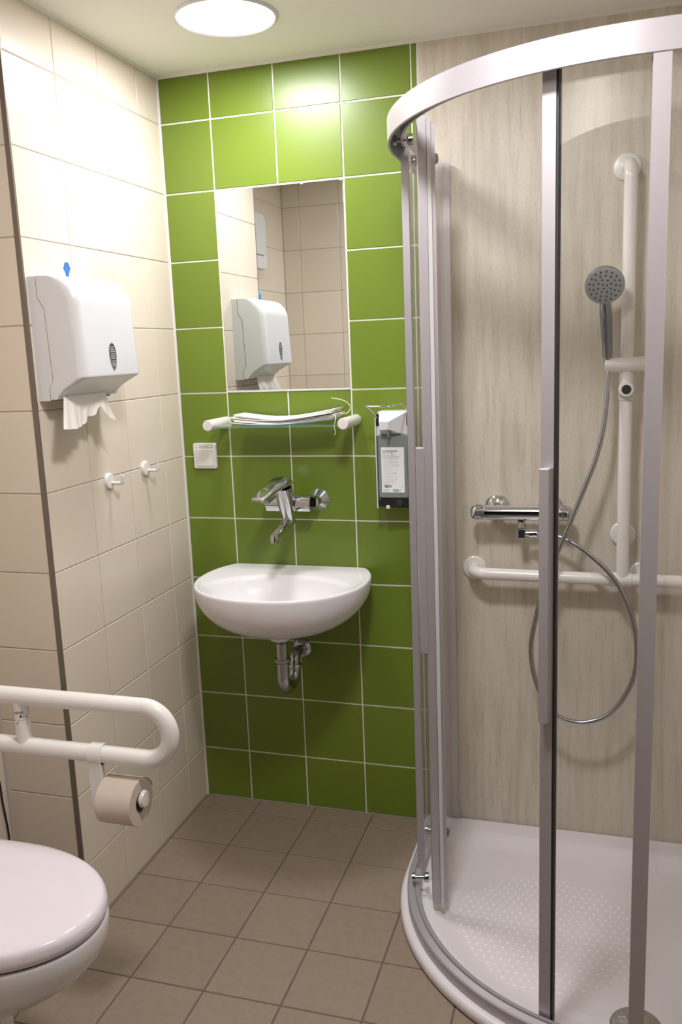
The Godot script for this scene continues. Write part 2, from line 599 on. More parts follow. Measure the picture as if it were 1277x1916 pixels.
# ------------------------------------------------------------------ left wall
func build_dispenser():
	var t := thing("paper_towel_dispenser", "white plastic paper towel dispenser on the beige tiled wall", "dispenser", Vector3(0.0, 1.39, 0.583))
	var z0 := 0.452
	var z1 := 0.714
	var s := sh()
	# back plate and lower sides, with the stepped seam
	var back := PackedVector2Array([Vector2(0.0, 1.388), Vector2(0.032, 1.388), Vector2(0.0315, 1.418), Vector2(0.043, 1.434), Vector2(0.037, 1.60), Vector2(0.022, 1.625), Vector2(0.022, 1.674), Vector2(0.0, 1.674)])
	s.prism(back, Transform3D(Basis(), Vector3.ZERO), z0 + 0.001, z1 - 0.001)
	part(s, "back_plate", M.white, t, 20.0)
	# cover: outline in (x, y), shrunk towards the seam at both ends for the rounded sides
	var line := [Vector2(0.034, 1.391), Vector2(0.0335, 1.4185), Vector2(0.045, 1.4345), Vector2(0.039, 1.60), Vector2(0.024, 1.6255), Vector2(0.024, 1.675)]
	var prof := PackedVector2Array()
	for p in line: prof.append(p)
	for k in 11:
		var a := PI / 2 * (1.0 - k / 10.0)
		prof.append(Vector2(0.058 + 0.066 * cos(a), 1.609 + 0.066 * sin(a)))
	for p in [Vector2(0.1265, 1.56), Vector2(0.1295, 1.50), Vector2(0.1325, 1.445), Vector2(0.1315, 1.4405), Vector2(0.127, 1.4375), Vector2(0.08, 1.4145), Vector2(0.058, 1.3985), Vector2(0.052, 1.391)]:
		prof.append(p)
	var ring_at := func(z: float, inset: float) -> PackedVector3Array:
		var r := PackedVector3Array()
		for i in prof.size():
			var p := prof[i]
			var fx := clampf((p.x - 0.046) / 0.06, 0.0, 1.0)
			var top := clampf((p.y - 1.60) / 0.07, 0.0, 1.0)
			r.append(Vector3(p.x - inset * fx, p.y - inset * 0.5 * top * fx, z))
		return r
	var rings := []
	var R := 0.022
	for k in 7:
		var a := PI / 2 * k / 6.0
		rings.append(ring_at.call(z0 + R - R * cos(a), R * (1.0 - sin(a))))
	for k in 7:
		var a := PI / 2 * k / 6.0
		rings.append(ring_at.call(z1 - R + R * sin(a), R * (1.0 - cos(a))))
	s = sh()
	s.loft(rings, false, false)
	var i0 := s.v.size()
	var idx := Geometry2D.triangulate_polygon(prof)
	for e in [rings[0], rings[-1]]:
		for k in range(0, idx.size(), 3):
			var n: Vector3 = (e[idx[k + 2]] - e[idx[k]]).cross(e[idx[k + 1]] - e[idx[k]])
			var want := -1.0 if e == rings[0] else 1.0
			if n.z * want > 0: s.tri(e[idx[k]], e[idx[k + 1]], e[idx[k + 2]])
			else: s.tri(e[idx[k]], e[idx[k + 2]], e[idx[k + 1]])
	part(s, "cover", M.white, t, 34.0)
	# underside plate with the outlet slot
	s = sh(); s.box(Vector3(0.012, 1.3865, z0 + 0.03), Vector3(0.05, 1.3905, z1 - 0.03), 0.001); part(s, "outlet_lip", M.grey_plastic, t)
	# fill-level window: oval frame, clear pane, stacked towels behind
	var wy := 1.4865
	var wz := 0.585
	s = sh()
	var ring: Array = []
	var path := PackedVector3Array()
	for k in 28:
		var a := TAU * k / 28
		var yy := sin(a) * 0.0315
		var ww := 0.0138 + 0.003 * sin(a)
		path.append(Vector3(0.1327 - (yy + wy - 1.445) * 0.0545, wy + yy, wz + ww * cos(a)))
	s.tube(path, 0.0016, 8, true)
	var wn := part(s, "window_frame", M.grey_plastic, t)
	s = sh()
	s.loft([_shift(path, Vector3(-0.001, 0, 0)), _shift(path, Vector3(0.0006, 0, 0))])
	part(s, "window_pane", M.smoked, wn)
	for k in 9:
		s = sh()
		var y := wy - 0.024 + 0.0056 * k
		var x := 0.1327 - (y - 1.445) * 0.0545
		s.box(Vector3(x - 0.001, y, wz - 0.0092), Vector3(x + 0.001, y + 0.0036 - 0.0006 * (k % 3), wz + 0.0092), 0.0003)
		part(s, "towel_fold", M.head_grey, wn)
	# blue key standing in the lock on top
	s = sh()
	s.tube(PackedVector3Array([Vector3(0.046, 1.674, 0.618), Vector3(0.046, 1.688, 0.618)]), 0.0042, 12)
	var key := part(s, "key", M.blue, t)
	key.set_meta("label", "blue plastic key")
	s = sh()
	s.prism(PackedVector2Array([Vector2(-0.004, 0.0), Vector2(0.004, 0.0), Vector2(0.0085, 0.012), Vector2(0.0035, 0.026), Vector2(-0.0035, 0.026), Vector2(-0.0085, 0.012)]), Transform3D(Basis(Vector3(0.55, 0, -0.83), Vector3.UP, Vector3(0.83, 0, 0.55)), Vector3(0.046, 1.685, 0.618)), -0.003, 0.003, 0.001)
	part(s, "key_grip", M.blue, key)
	# the towel that hangs out
	var tw := thing("paper_towel", "crumpled white paper towel hanging out of the dispenser", "paper towel", Vector3(0.06, 1.33, 0.6))
	s = sh()
	var nu := 40
	var nv := 14
	var front := []
	var rear := []
	for j in nv + 1:
		var v := float(j) / nv
		var fr := PackedVector3Array()
		var rr := PackedVector3Array()
		for i in nu + 1:
			var u := float(i) / nu
			var low := 0.074 + 0.003 * sin(u * 9.0) - 0.018 * smoothstep(0.45, 0.62, u) + 0.016 * smoothstep(0.86, 1.0, u) - 0.026 * exp(-pow((u - 0.72) / 0.035, 2.0))
			var z := lerpf(0.698, 0.516, u) + 0.034 * v * (1.0 - u) - 0.004 * v * u + 0.004 * sin(u * 11.0 + v * 2.0) * v
			var x := 0.058 + 0.013 * v + 0.009 * sin(u * 8.0 + 0.6) * v + 0.007 * sin(u * 23.0 + v * 3.0) * v * smoothstep(0.4, 0.7, u) + 0.003 * sin(u * 41.0) * v
			var p := Vector3(x, 1.397 - low * v, z)
			fr.append(p)
			rr.append(p - Vector3(0.0009, 0, 0))
		front.append(fr)
		rear.append(rr)
	var loops := []
	for j in nv + 1:
		var loop := PackedVector3Array(front[j])
		var back_side: PackedVector3Array = rear[j].duplicate()
		back_side.reverse()
		loop.append_array(back_side)
		loops.append(loop)
	s.loft(loops, false, false)
	part(s, "sheet", M.paper, tw, 60.0)

func _shift(p: PackedVector3Array, by: Vector3) -> PackedVector3Array:
	var r := PackedVector3Array()
	for q in p: r.append(q + by)
	return r

func build_hooks():
	for h in [[0.447, 1.156, "white plastic wall hook nearer the paper towel dispenser", 0.0], [0.25, 1.163, "white plastic wall hook nearer the green wall", 0.0]]:
		var t := thing("wall_hook", h[2], "hook", Vector3(0, h[1], h[0]), "hooks on the beige wall")
		var s := sh()
		s.lathe([Vector2(0.0, 0.0), Vector2(0.0215, 0.0), Vector2(0.0215, 0.006), Vector2(0.019, 0.009), Vector2(0.0, 0.0098)], axis(t.position, Vector3(1, 0, 0)), 32)
		part(s, "disc", M.white_nylon, t)
		s = sh()
		s.tube(bent_path([t.position + Vector3(0.004, -0.006, -0.004), t.position + Vector3(0.042, -0.006, -0.004), t.position + Vector3(0.044, 0.014, -0.004)], 0.008), 0.0048, 12)
		part(s, "arm", M.white_nylon, t)

# ------------------------------------------------------------------ green wall
func build_mirror():
	var t := thing("mirror", "frameless rectangular mirror let into the green tiles", "mirror", Vector3(0.3645, 1.365, 0))
	var s := sh()
	s.box(Vector3(0.168, 1.370, -0.0015), Vector3(0.561, 1.957, 0.0012), 0.0006)
	part(s, "glass", M.mirror, t, 10.0)
	s = sh(); s.box(Vector3(0.166, 1.3645, -0.0015), Vector3(0.563, 1.3695, 0.002), 0.0008); part(s, "lower_edge", M.seal, t)
	for x in [0.435, 0.553]:
		s = sh(); s.box(Vector3(x, 1.953, 0), Vector3(x + 0.008, 1.96, 0.003), 0.0008); part(s, "clip", M.seal, t)

func build_switch():
	var c := Vector3(0.0795, 1.169, 0)
	var t := thing("light_switch", "white square light switch on the green tiles", "switch", c)
	var s := sh()
	s.prism(rounded_rect(0.079, 0.081, 0.007), Transform3D(Basis(), c), 0.0, 0.010, 0.0018)
	part(s, "plate", M.white_nylon, t)
	s = sh(); s.prism(rounded_rect(0.058, 0.054, 0.001, 2), Transform3D(Basis(Vector3.RIGHT, 0.05), c + Vector3(0.001, -0.0055, 0.0102)), -0.001, 0.0035, 0.0008); part(s, "rocker", M.white_nylon, t)
	s = sh(); s.box(c + Vector3(-0.028, 0.0255, 0.0095), c + Vector3(0.026, 0.0345, 0.0105), 0.0002); var l := part(s, "name_strip", M.print_dark, t)
	s = sh(); s.box(c + Vector3(-0.027, 0.0263, 0.010), c + Vector3(0.025, 0.0337, 0.0108), 0.0002); part(s, "paper_slip", M.paper, l)
	s = sh()
	for k in 9:
		var x := -0.017 + 0.0038 * k
		s.box(c + Vector3(x, 0.0287, 0.0107), c + Vector3(x + 0.0028 - 0.0006 * (k % 3), 0.0312, 0.01095))
	part(s, "lettering", M.print_dark, l)

func build_shelf():
	var y := 1.275
	var t := thing("glass_shelf", "clear glass shelf between two white round holders", "shelf", Vector3(0.37, y, 0))
	var s: Shape
	for x in [0.1575, 0.5765]:
		s = sh()
		s.lathe([Vector2(0.0, 0.0), Vector2(0.0165, 0.0), Vector2(0.0165, 0.138), Vector2(0.015, 0.1405), Vector2(0.0, 0.141)], axis(Vector3(x, y, 0), Vector3(0, 0, 1)), 32)
		part(s, "holder", M.white_nylon, t)
	s = sh(); s.box(Vector3(0.1685, y - 0.009, 0.012), Vector3(0.5655, y - 0.003, 0.128)); part(s, "glass_plate", M.glass, t, 10.0)
	s = sh(); s.box(Vector3(0.1685, y - 0.009, 0.128), Vector3(0.5655, y - 0.003, 0.1288)); part(s, "glass_edge", M.glass_edge, t, 10.0)

func bag_texture() -> ImageTexture:
	# pale blue script-like print on a white paper bag
	var im := Image.create(256, 96, false, Image.FORMAT_RGB8)
	im.fill(Color8(242, 240, 240))
	var rng := RandomNumberGenerator.new()
	rng.seed = 5
	for w in [[24, 92], [150, 236]]:
		for x in range(w[0], w[1]):
			var y := 46.0 + 15.0 * sin(x * 0.55) * sin(x * 0.13) + 7.0 * sin(x * 1.3)
			im.fill_rect(Rect2i(x, int(y), 2, 4), Color8(120, 142, 214))
			if rng.randf() < 0.35:
				im.fill_rect(Rect2i(x, 70 + rng.randi() % 6, 2, 2), Color8(150, 165, 222))
	return ImageTexture.create_from_image(im)

func build_bags():
	var printed := mat(255, 255, 255, 0.85)
	printed.albedo_texture = bag_texture()
	printed.uv1_triplanar = true
	printed.uv1_world_triplanar = true
	printed.uv1_scale = Vector3(2.9, 10.0, 10.0)
	printed.uv1_offset = Vector3(0.31, 0.0, -0.2)
	var where := ["lowest", "second lowest", "third from the bottom", "fourth from the bottom", "third from the top", "second from the top", "topmost"]
	for k in 7:
		var y0 := 1.2728 + 0.0028 * k
		var t := thing("hygiene_bag", "white paper hygiene bag, %s of the stack on the glass shelf" % where[k], "paper bag", Vector3(0.38, y0, 0.07), "paper bags on the glass shelf")
		var rings := []
		var a := 0.218 + 0.006 * ((k * 3) % 4)
		var b := 0.538 + 0.004 * ((k * 5) % 4)
		for i in 33:
			var u := i / 32.0
			var x := lerpf(a, b, u)
			var f := k / 6.0
			var up := (0.006 + 0.006 * f) * pow(maxf(0.0, (0.32 - u) / 0.32), 1.2) + (0.013 + 0.012 * f) * pow(maxf(0.0, (u - 0.45) / 0.55), 1.4)
			var z0 := 0.024 + 0.002 * ((k * 7) % 3)
			var z1 := 0.118 - 0.003 * ((k * 5) % 4) + 0.004 * sin(u * 5.0 + k)
			var th := 0.0025
			var y := y0 + up
			rings.append(PackedVector3Array([Vector3(x, y, z0), Vector3(x, y + th, z0 + 0.001), Vector3(x, y + th, z1 - 0.001), Vector3(x, y + th * 0.5, z1), Vector3(x, y, z1 - 0.001)]))
		var s := sh()
		s.loft(rings)
		part(s, "bag", printed if k == 6 else (M.bag_blue if k == 0 else M.paper), t, 50.0)
		if k == 6:
			s = sh()
			s.tube(smooth_path([Vector3(0.535, 1.300, 0.075), Vector3(0.552, 1.298, 0.07), Vector3(0.57, 1.302, 0.06), Vector3(0.576, 1.318, 0.055), Vector3(0.562, 1.333, 0.055), Vector3(0.54, 1.341, 0.058), Vector3(0.52, 1.344, 0.06)]), 0.0009, 6)
			part(s, "drawstring", M.paper, t)
			s = sh()
			s.tube(smooth_path([Vector3(0.536, 1.305, 0.08), Vector3(0.547, 1.298, 0.11), Vector3(0.552, 1.285, 0.1292), Vector3(0.548, 1.268, 0.1305), Vector3(0.551, 1.25, 0.131), Vector3(0.547, 1.243, 0.131)]), 0.0008, 6)
			part(s, "drawstring", M.paper, t)

func label_texture() -> ImageTexture:
	var im := Image.create(272, 520, false, Image.FORMAT_RGB8)
	im.fill(Color8(228, 230, 230))
	var ink := Color8(70, 72, 76)
	var grey := Color8(140, 142, 145)
	var rng := RandomNumberGenerator.new()
	rng.seed = 9
	for y in [66, 72]:
		for x in [[16, 60], [64, 92], [130, 150]]:
			im.fill_rect(Rect2i(x[0], y, x[1] - x[0], 3), grey)
	im.fill_rect(Rect2i(118, 62, 10, 14), ink)
	im.fill_rect(Rect2i(10, 84, 252, 1), grey)
	for k in 34:
		var y := 92 + k * 10
		var x := 12 if k < 4 else 26
		if k >= 4 and k % 2 == 0:
			im.fill_rect(Rect2i(12, y, 6, 6), ink)
		var to := (x + 150 + rng.randi() % 70) if k < 4 else (x + 70 + rng.randi() % 130)
		while x < to:
			var w := 6 + rng.randi() % 16
			im.fill_rect(Rect2i(x, y, w, 3), ink if k < 4 else grey)
			x += w + 4
	im.fill_rect(Rect2i(10, 430, 252, 1), grey)
	var x := 22
	while x < 118:
		var w := 1 + rng.randi() % 5
		im.fill_rect(Rect2i(x, 434, w, 30), Color8(25, 25, 28))
		x += w + 2 + rng.randi() % 4
	for k in 5:
		im.fill_rect(Rect2i(18, 482 + 6 * k, 50 + rng.randi() % 25, 2), grey)
		im.fill_rect(Rect2i(130, 482 + 6 * k, 60 + rng.randi() % 40, 3), ink)
	im.fill_rect(Rect2i(228, 452, 22, 4), ink)
	return ImageTexture.create_from_image(im)

func flat_print(tex: ImageTexture, at: Vector3, right: Vector3, up: Vector3, rough := 0.5) -> Array:
	# a thin printed slip: its face carries the texture
	var n := right.cross(up).normalized()
	var t := 0.0003
	var arr := []
	arr.resize(Mesh.ARRAY_MAX)
	var a := at - right / 2 - up / 2 + n * t
	var b := at + right / 2 - up / 2 + n * t
	var c := at + right / 2 + up / 2 + n * t
	var d := at - right / 2 + up / 2 + n * t
	var pos := PackedVector3Array([a, c, b, a, d, c])
	var uv := PackedVector2Array([Vector2(0, 1), Vector2(1, 0), Vector2(1, 1), Vector2(0, 1), Vector2(0, 0), Vector2(1, 0)])
	var nn := PackedVector3Array([n, n, n, n, n, n])
	var edge := [a, b, c, d]
	for i in 4:
		var p: Vector3 = edge[i]
		var q: Vector3 = edge[(i + 1) % 4]
		var o := (q - p).cross(n).normalized()
		for e in [p, q, q - n * t, p, q - n * t, p - n * t]:
			pos.append(e); nn.append(o); uv.append(Vector2(0.5, 0.01))
	arr[Mesh.ARRAY_VERTEX] = pos
	arr[Mesh.ARRAY_NORMAL] = nn
	arr[Mesh.ARRAY_TEX_UV] = uv
	var m := ArrayMesh.new()
	m.add_surface_from_arrays(Mesh.PRIMITIVE_TRIANGLES, arr)
	var mm := mat(255, 255, 255, rough)
	mm.albedo_texture = tex
	return [m, mm]

func lettering(text: String, height: float, m: Material, parent: Node3D, at: Vector3, b := Basis()):
	var f := SystemFont.new()
	f.font_names = PackedStringArray(["Droid Sans"])
	var tm := TextMesh.new()
	tm.text = text
	tm.font = f
	tm.font_size = 32
	tm.pixel_size = height / 24.0
	tm.depth = 0.0003
	tm.curve_step = 2.0
	tm.horizontal_alignment = HORIZONTAL_ALIGNMENT_LEFT
	var o := MeshInstance3D.new()
	o.name = "lettering"
	o.mesh = tm
	o.material_override = m
	parent.add_child(o, true)
	var base := Vector3.ZERO
	var p: Node = parent
	while p != self and p is Node3D:
		base += p.position
		p = p.get_parent()
	o.transform = Transform3D(b, at - base)

func build_soap():
	var t := thing("soap_dispenser", "wall soap dispenser with grey bottle, white pump head and wire lever", "dispenser", Vector3(0.704, 1.02, 0))
	var s := sh()
	# casing: back and two thin side walls
	s.box(Vector3(0.653, 1.022, 0.0), Vector3(0.757, 1.298, 0.012), 0.002)
	for x in [0.653, 0.7535]:
		s.box(Vector3(x, 1.022, 0.002), Vector3(x + 0.0035, 1.285, 0.078), 0.001)
	part(s, "casing", M.white, t)
	# bottle
	s = sh()
	s.prism(rounded_rect(0.088, 0.186, 0.006), Transform3D(Basis(), Vector3(0.705, 1.146, 0)), 0.014, 0.083, 0.004)
	part(s, "bottle", M.bottle, t)
	var lab: Array = flat_print(label_texture(), Vector3(0.7045, 1.136, 0.0831), Vector3(0.0675, 0, 0), Vector3(0, 0.131, 0))
	var lo := part(lab[0], "label", lab[1], t)
	lo.position = -t.position
	lettering("Softaskin®", 0.0068, M.print_dark, t, Vector3(0.674, 1.1905, 0.0836))
	# pump head with its beak and the two wings
	s = sh()
	s.prism(PackedVector2Array([Vector2(0.656, 1.232), Vector2(0.672, 1.238), Vector2(0.688, 1.2415), Vector2(0.704, 1.243), Vector2(0.722, 1.2415), Vector2(0.74, 1.238), Vector2(0.7545, 1.232), Vector2(0.7545, 1.272), Vector2(0.75, 1.303), Vector2(0.662, 1.303), Vector2(0.656, 1.272)]), Transform3D(), 0.012, 0.074, 0.003)
	var pump := part(s, "pump_head", M.white, t, 30.0)
	s = sh()
	s.loft([PackedVector3Array([Vector3(0.668, 1.303, 0.06), Vector3(0.748, 1.303, 0.06), Vector3(0.735, 1.236, 0.072), Vector3(0.671, 1.236, 0.072)]),
		PackedVector3Array([Vector3(0.670, 1.299, 0.085), Vector3(0.742, 1.299, 0.08), Vector3(0.730, 1.242, 0.088), Vector3(0.674, 1.242, 0.09)]),
		PackedVector3Array([Vector3(0.675, 1.278, 0.115), Vector3(0.703, 1.277, 0.118), Vector3(0.702, 1.256, 0.118), Vector3(0.677, 1.254, 0.115)])])
	part(s, "beak", M.white, pump, 20.0)
	s = sh(); s.box(Vector3(0.6985, 1.236, 0.088), Vector3(0.7035, 1.262, 0.1165), 0.001); part(s, "spout", M.grey_plastic, pump)
	for x in [0.6575, 0.7455]:
		s = sh(); s.box(Vector3(x, 1.262, 0.066), Vector3(x + 0.0075, 1.297, 0.0768), 0.001); part(s, "pivot", M.black, t)
	# foot tray
	s = sh(); s.box(Vector3(0.658, 1.026, 0.01), Vector3(0.752, 1.0535, 0.08), 0.004); var tray := part(s, "foot_tray", M.black, t)
	s = sh(); s.box(Vector3(0.682, 1.0225, 0.06), Vector3(0.692, 1.032, 0.084), 0.001); part(s, "drip_tab", M.white, tray)
	s = sh(); s.lathe([Vector2(0.0, 0.0), Vector2(0.011, 0.0), Vector2(0.009, 0.003), Vector2(0.0, 0.0035)], axis(Vector3(0.722, 1.04, 0.08), Vector3(0, 0, 1)), 20); part(s, "stud", M.rubber, tray)
	# wire lever
	s = sh()
	s.tube(smooth_path([Vector3(0.661, 1.282, 0.072), Vector3(0.652, 1.304, 0.095), Vector3(0.642, 1.319, 0.118), Vector3(0.643, 1.322, 0.128), Vector3(0.656, 1.3215, 0.132), Vector3(0.69, 1.321, 0.132), Vector3(0.715, 1.321, 0.128), Vector3(0.731, 1.326, 0.112), Vector3(0.745, 1.322, 0.098), Vector3(0.752, 1.308, 0.088), Vector3(0.7525, 1.285, 0.076)]), 0.0024, 10)
	part(s, "lever", M.chrome, t)

func build_tap():
	var c := Vector3(0.374, 1.033, 0)
	var t := thing("basin_tap", "chrome wall-mounted single lever tap above the washbasin", "tap", c)
	var s: Shape
	for x in [0.299, 0.449]:
		s = sh()
		s.lathe([Vector2(0.0, 0.0), Vector2(0.034, 0.0), Vector2(0.0335, 0.003), Vector2(0.016, 0.02), Vector2(0.0145, 0.024), Vector2(0.0145, 0.05), Vector2(0.0, 0.05)], axis(Vector3(x, c.y, 0), Vector3(0, 0, 1)), 40)
		part(s, "rosette", M.chrome, t)
	# cross body: round above, flat facets below
	var prof := PackedVector2Array()
	for k in 9:
		var a := PI * k / 8.0
		prof.append(Vector2(cos(a) * 0.021, 0.006 + sin(a) * 0.019))
	for p in [Vector2(-0.021, -0.010), Vector2(-0.014, -0.024), Vector2(0.014, -0.024), Vector2(0.021, -0.010)]: prof.append(p)
	s = sh()
	s.prism(prof, Transform3D(Basis(Vector3(0, 0, 1), Vector3(0, 1, 0), Vector3(-1, 0, 0)), Vector3(0.374, c.y, 0.062)), -0.072, 0.072, 0.003)
	part(s, "cross_body", M.chrome, t, 30.0)
	# column from the cartridge down to the spout
	var rings := []
	for e in [[Vector3(0.372, 1.086, 0.104), 0.029, 0.027], [Vector3(0.3725, 1.07, 0.098), 0.028, 0.027], [Vector3(0.373, 1.03, 0.084), 0.026, 0.025], [Vector3(0.3735, 0.995, 0.072), 0.0205, 0.021], [Vector3(0.374, 0.976, 0.066), 0.018, 0.019]]:
		var r := PackedVector3Array()
		for i in 20:
			var a := TAU * i / 20
			r.append(e[0] + Vector3(cos(a) * e[1], sin(a) * e[2] * -0.25, sin(a) * e[2]))
		rings.append(r)
	s = sh(); s.loft(rings); part(s, "column", M.chrome, t)
	# spout with aerator
	rings = []
	for e in [[Vector3(0.374, 0.979, 0.058), 0.017, 0.013], [Vector3(0.3735, 0.973, 0.085), 0.0165, 0.0125], [Vector3(0.373, 0.964, 0.13), 0.0145, 0.0115], [Vector3(0.3725, 0.957, 0.175), 0.013, 0.0105], [Vector3(0.372, 0.954, 0.196), 0.0115, 0.009]]:
		var r := PackedVector3Array()
		for p in rounded_rect(e[1] * 2, e[2] * 2, e[2] * 0.7, 4):
			r.append(e[0] + Vector3(p.x, p.y, 0))
		rings.append(r)
	s = sh(); s.loft(rings); var sp := part(s, "spout", M.chrome, t)
	s = sh(); s.lathe([Vector2(0.0, 0.0), Vector2(0.0125, 0.0), Vector2(0.0135, -0.004), Vector2(0.0135, -0.016), Vector2(0.0128, -0.017), Vector2(0.0128, -0.021), Vector2(0.01, -0.0225), Vector2(0.0, -0.0225)], Transform3D(Basis(), Vector3(0.372, 0.958, 0.191)), 24); part(s, "aerator", M.chrome, sp)
	# lever: a hood over the cartridge running forward and down to a broad paddle
	rings = []
	for e in [[Vector3(0.378, 1.094, 0.072), 0.034, 0.012], [Vector3(0.375, 1.102, 0.085), 0.054, 0.03], [Vector3(0.370, 1.104, 0.105), 0.06, 0.034], [Vector3(0.358, 1.094, 0.135), 0.054, 0.028], [Vector3(0.344, 1.079, 0.168), 0.05, 0.02], [Vector3(0.332, 1.066, 0.196), 0.05, 0.014], [Vector3(0.329, 1.062, 0.203), 0.044, 0.008]]:
		var r := PackedVector3Array()
		var side := Vector3(0.94, 0, 0.34)
		var up := Vector3(-0.13, 0.92, 0.36)
		for p in rounded_rect(e[1], e[2], e[2] * 0.42, 4):
			r.append(e[0] + side * p.x + up * p.y)
		rings.append(r)
	s = sh(); s.loft(rings); var lv := part(s, "lever", M.chrome, t, 45.0)
	s = sh(); s.prism(rounded_rect(0.034, 0.012, 0.003, 3), Transform3D(Basis(Vector3(0.94, 0, 0.34), Vector3(-0.13, 0.92, 0.36), Vector3(-0.32, -0.38, 0.87)), Vector3(0.346, 1.062, 0.158)), -0.018, 0.02, 0.001); part(s, "grip_lip", M.chrome_soft, lv)

# ------------------------------------------------------------------ basin
func basin_outline(k: float, n := 64) -> PackedVector2Array:
	# plan of the basin scaled by k about its outlet, cut off by the wall
	var out := PackedVector2Array()
	for i in n:
		var a := TAU * i / n
		var c := cos(a)
		var d := sin(a)
		var x := 0.262 * signf(c) * pow(absf(c), 0.93)
		var z := 0.15 + 0.25 * signf(d) * pow(absf(d), 0.93)
		z = 0.19 + (z - 0.19) * k
		out.append(Vector2(0.376 + x * k, maxf(z, 0.0012)))
	return out

func ring_at(o: PackedVector2Array, y: float) -> PackedVector3Array:
	var r := PackedVector3Array()
	for p in o: r.append(Vector3(p.x, y, p.y))
	return r

func build_basin():
	var top := 0.822
	var t := thing("washbasin", "white ceramic washbasin hung on the green tiled wall", "washbasin", Vector3(0.376, 0.655, 0.0))
	var rings := []
	# outside from the bottom up
	for k in 15:
		var a := PI / 2 * k / 14.0
		var sc := 0.16 + 0.84 * pow(sin(a), 0.85)
		var y := top - 0.012 - 0.139 * pow(cos(a), 1.0)
		rings.append(ring_at(basin_outline(minf(sc, 1.0)), y))
	rings.append(ring_at(basin_outline(1.0), top - 0.006))
	rings.append(ring_at(basin_outline(0.992), top - 0.0015))
	rings.append(ring_at(basin_outline(0.978), top))
	# flat rim and the tap ledge, then the bowl
	var bowl := func(k: float, y: float) -> PackedVector3Array:
		var r := PackedVector3Array()
		for i in 64:
			var a := TAU * i / 64
			r.append(Vector3(0.376 + 0.222 * k * cos(a), y, 0.225 + 0.148 * k * sin(a) - 0.015 * (1.0 - k)))
		return r
	var rim := ring_at(basin_outline(0.945), top - 0.003)
	for i in 64: rim[i].z = maxf(rim[i].z, 0.012)
	rings.append(rim)
	var ledge: PackedVector3Array = bowl.call(1.0, top - 0.01)
	for i in 64: ledge[i] = ledge[i].lerp(rim[i], 0.12) - Vector3(0, 0.001, 0)
	rings.append(ledge)
	for e in [[0.985, 0.016], [0.96, 0.026], [0.92, 0.042], [0.86, 0.06], [0.76, 0.08], [0.62, 0.096], [0.44, 0.107], [0.26, 0.113], [0.14, 0.117]]:
		rings.append(bowl.call(e[0], top - e[1]))
	var s := sh()
	s.loft(rings)
	part(s, "bowl", M.ceramic, t, 50.0)
	s = sh(); s.lathe([Vector2(0.0, 0.0), Vector2(0.03, 0.0), Vector2(0.028, 0.003), Vector2(0.0, 0.001)], Transform3D(Basis(), Vector3(0.376, top - 0.117, 0.21)), 28); part(s, "waste", M.chrome, t)
	s = sh(); s.lathe([Vector2(0.0, 0.0), Vector2(0.03, 0.0), Vector2(0.033, 0.012), Vector2(0.033, 0.03), Vector2(0.0, 0.03)], Transform3D(Basis(), Vector3(0.376, 0.648, 0.2)), 32); part(s, "outlet_collar", M.ceramic, t)
	# trap
	var p := thing("drain_trap", "chrome drain trap under the washbasin", "drain pipe", Vector3(0.378, 0.46, 0.19))
	var down := Transform3D(Basis(), Vector3(0.378, 0, 0.195))
	s = sh(); s.lathe([Vector2(0.0, 0.648), Vector2(0.024, 0.648), Vector2(0.025, 0.643), Vector2(0.0175, 0.634), Vector2(0.017, 0.58), Vector2(0.0, 0.58)], down, 28); part(s, "tailpiece", M.chrome_soft, p)
	s = sh(); s.lathe([Vector2(0.0, 0.587), Vector2(0.022, 0.587), Vector2(0.0255, 0.584), Vector2(0.0255, 0.580), Vector2(0.0195, 0.572), Vector2(0.0, 0.572)], down, 28); part(s, "union_nut", M.chrome_soft, p)
	s = sh()
	s.tube(bent_path([Vector3(0.378, 0.578, 0.195), Vector3(0.378, 0.478, 0.195), Vector3(0.3785, 0.478, 0.097), Vector3(0.3785, 0.528, 0.097)], 0.0485, 14), 0.0185, 22)
	part(s, "bend", M.chrome_soft, p)
	s = sh(); s.lathe([Vector2(0.0, 0.534), Vector2(0.021, 0.534), Vector2(0.023, 0.530), Vector2(0.021, 0.522), Vector2(0.0, 0.522)], Transform3D(Basis(), Vector3(0.3785, 0, 0.097)), 28); part(s, "union_nut", M.chrome_soft, p)
	s = sh()
	s.tube(bent_path([Vector3(0.3785, 0.530, 0.097), Vector3(0.3785, 0.566, 0.097), Vector3(0.370, 0.548, 0.0)], 0.026, 12), 0.0165, 22)
	part(s, "wall_pipe", M.chrome_soft, p)
	s = sh(); s.lathe([Vector2(0.0, 0.0), Vector2(0.034, 0.0), Vector2(0.033, 0.005), Vector2(0.024, 0.014), Vector2(0.018, 0.016), Vector2(0.0, 0.016)], axis(Vector3(0.370, 0.548, 0), Vector3(0, 0, 1)), 36); part(s, "rosette", M.chrome_soft, p)

# ------------------------------------------------------------------ toilet corner
func lid_outline(k: float, dx := 0.0, n := 60) -> PackedVector2Array:
	var out := PackedVector2Array()
	for i in n:
		var a := TAU * i / n
		var c := cos(a)
		var d := sin(a)
		var e := 0.97 if c > 0.0 else 0.7
		var x := (0.277 if c > 0.0 else 0.25) * signf(c) * pow(absf(c), e)
		var z := 0.186 * signf(d) * pow(absf(d), e)
		out.append(Vector2(0.12 + dx + x * k, 1.25 + z * k))
	return out

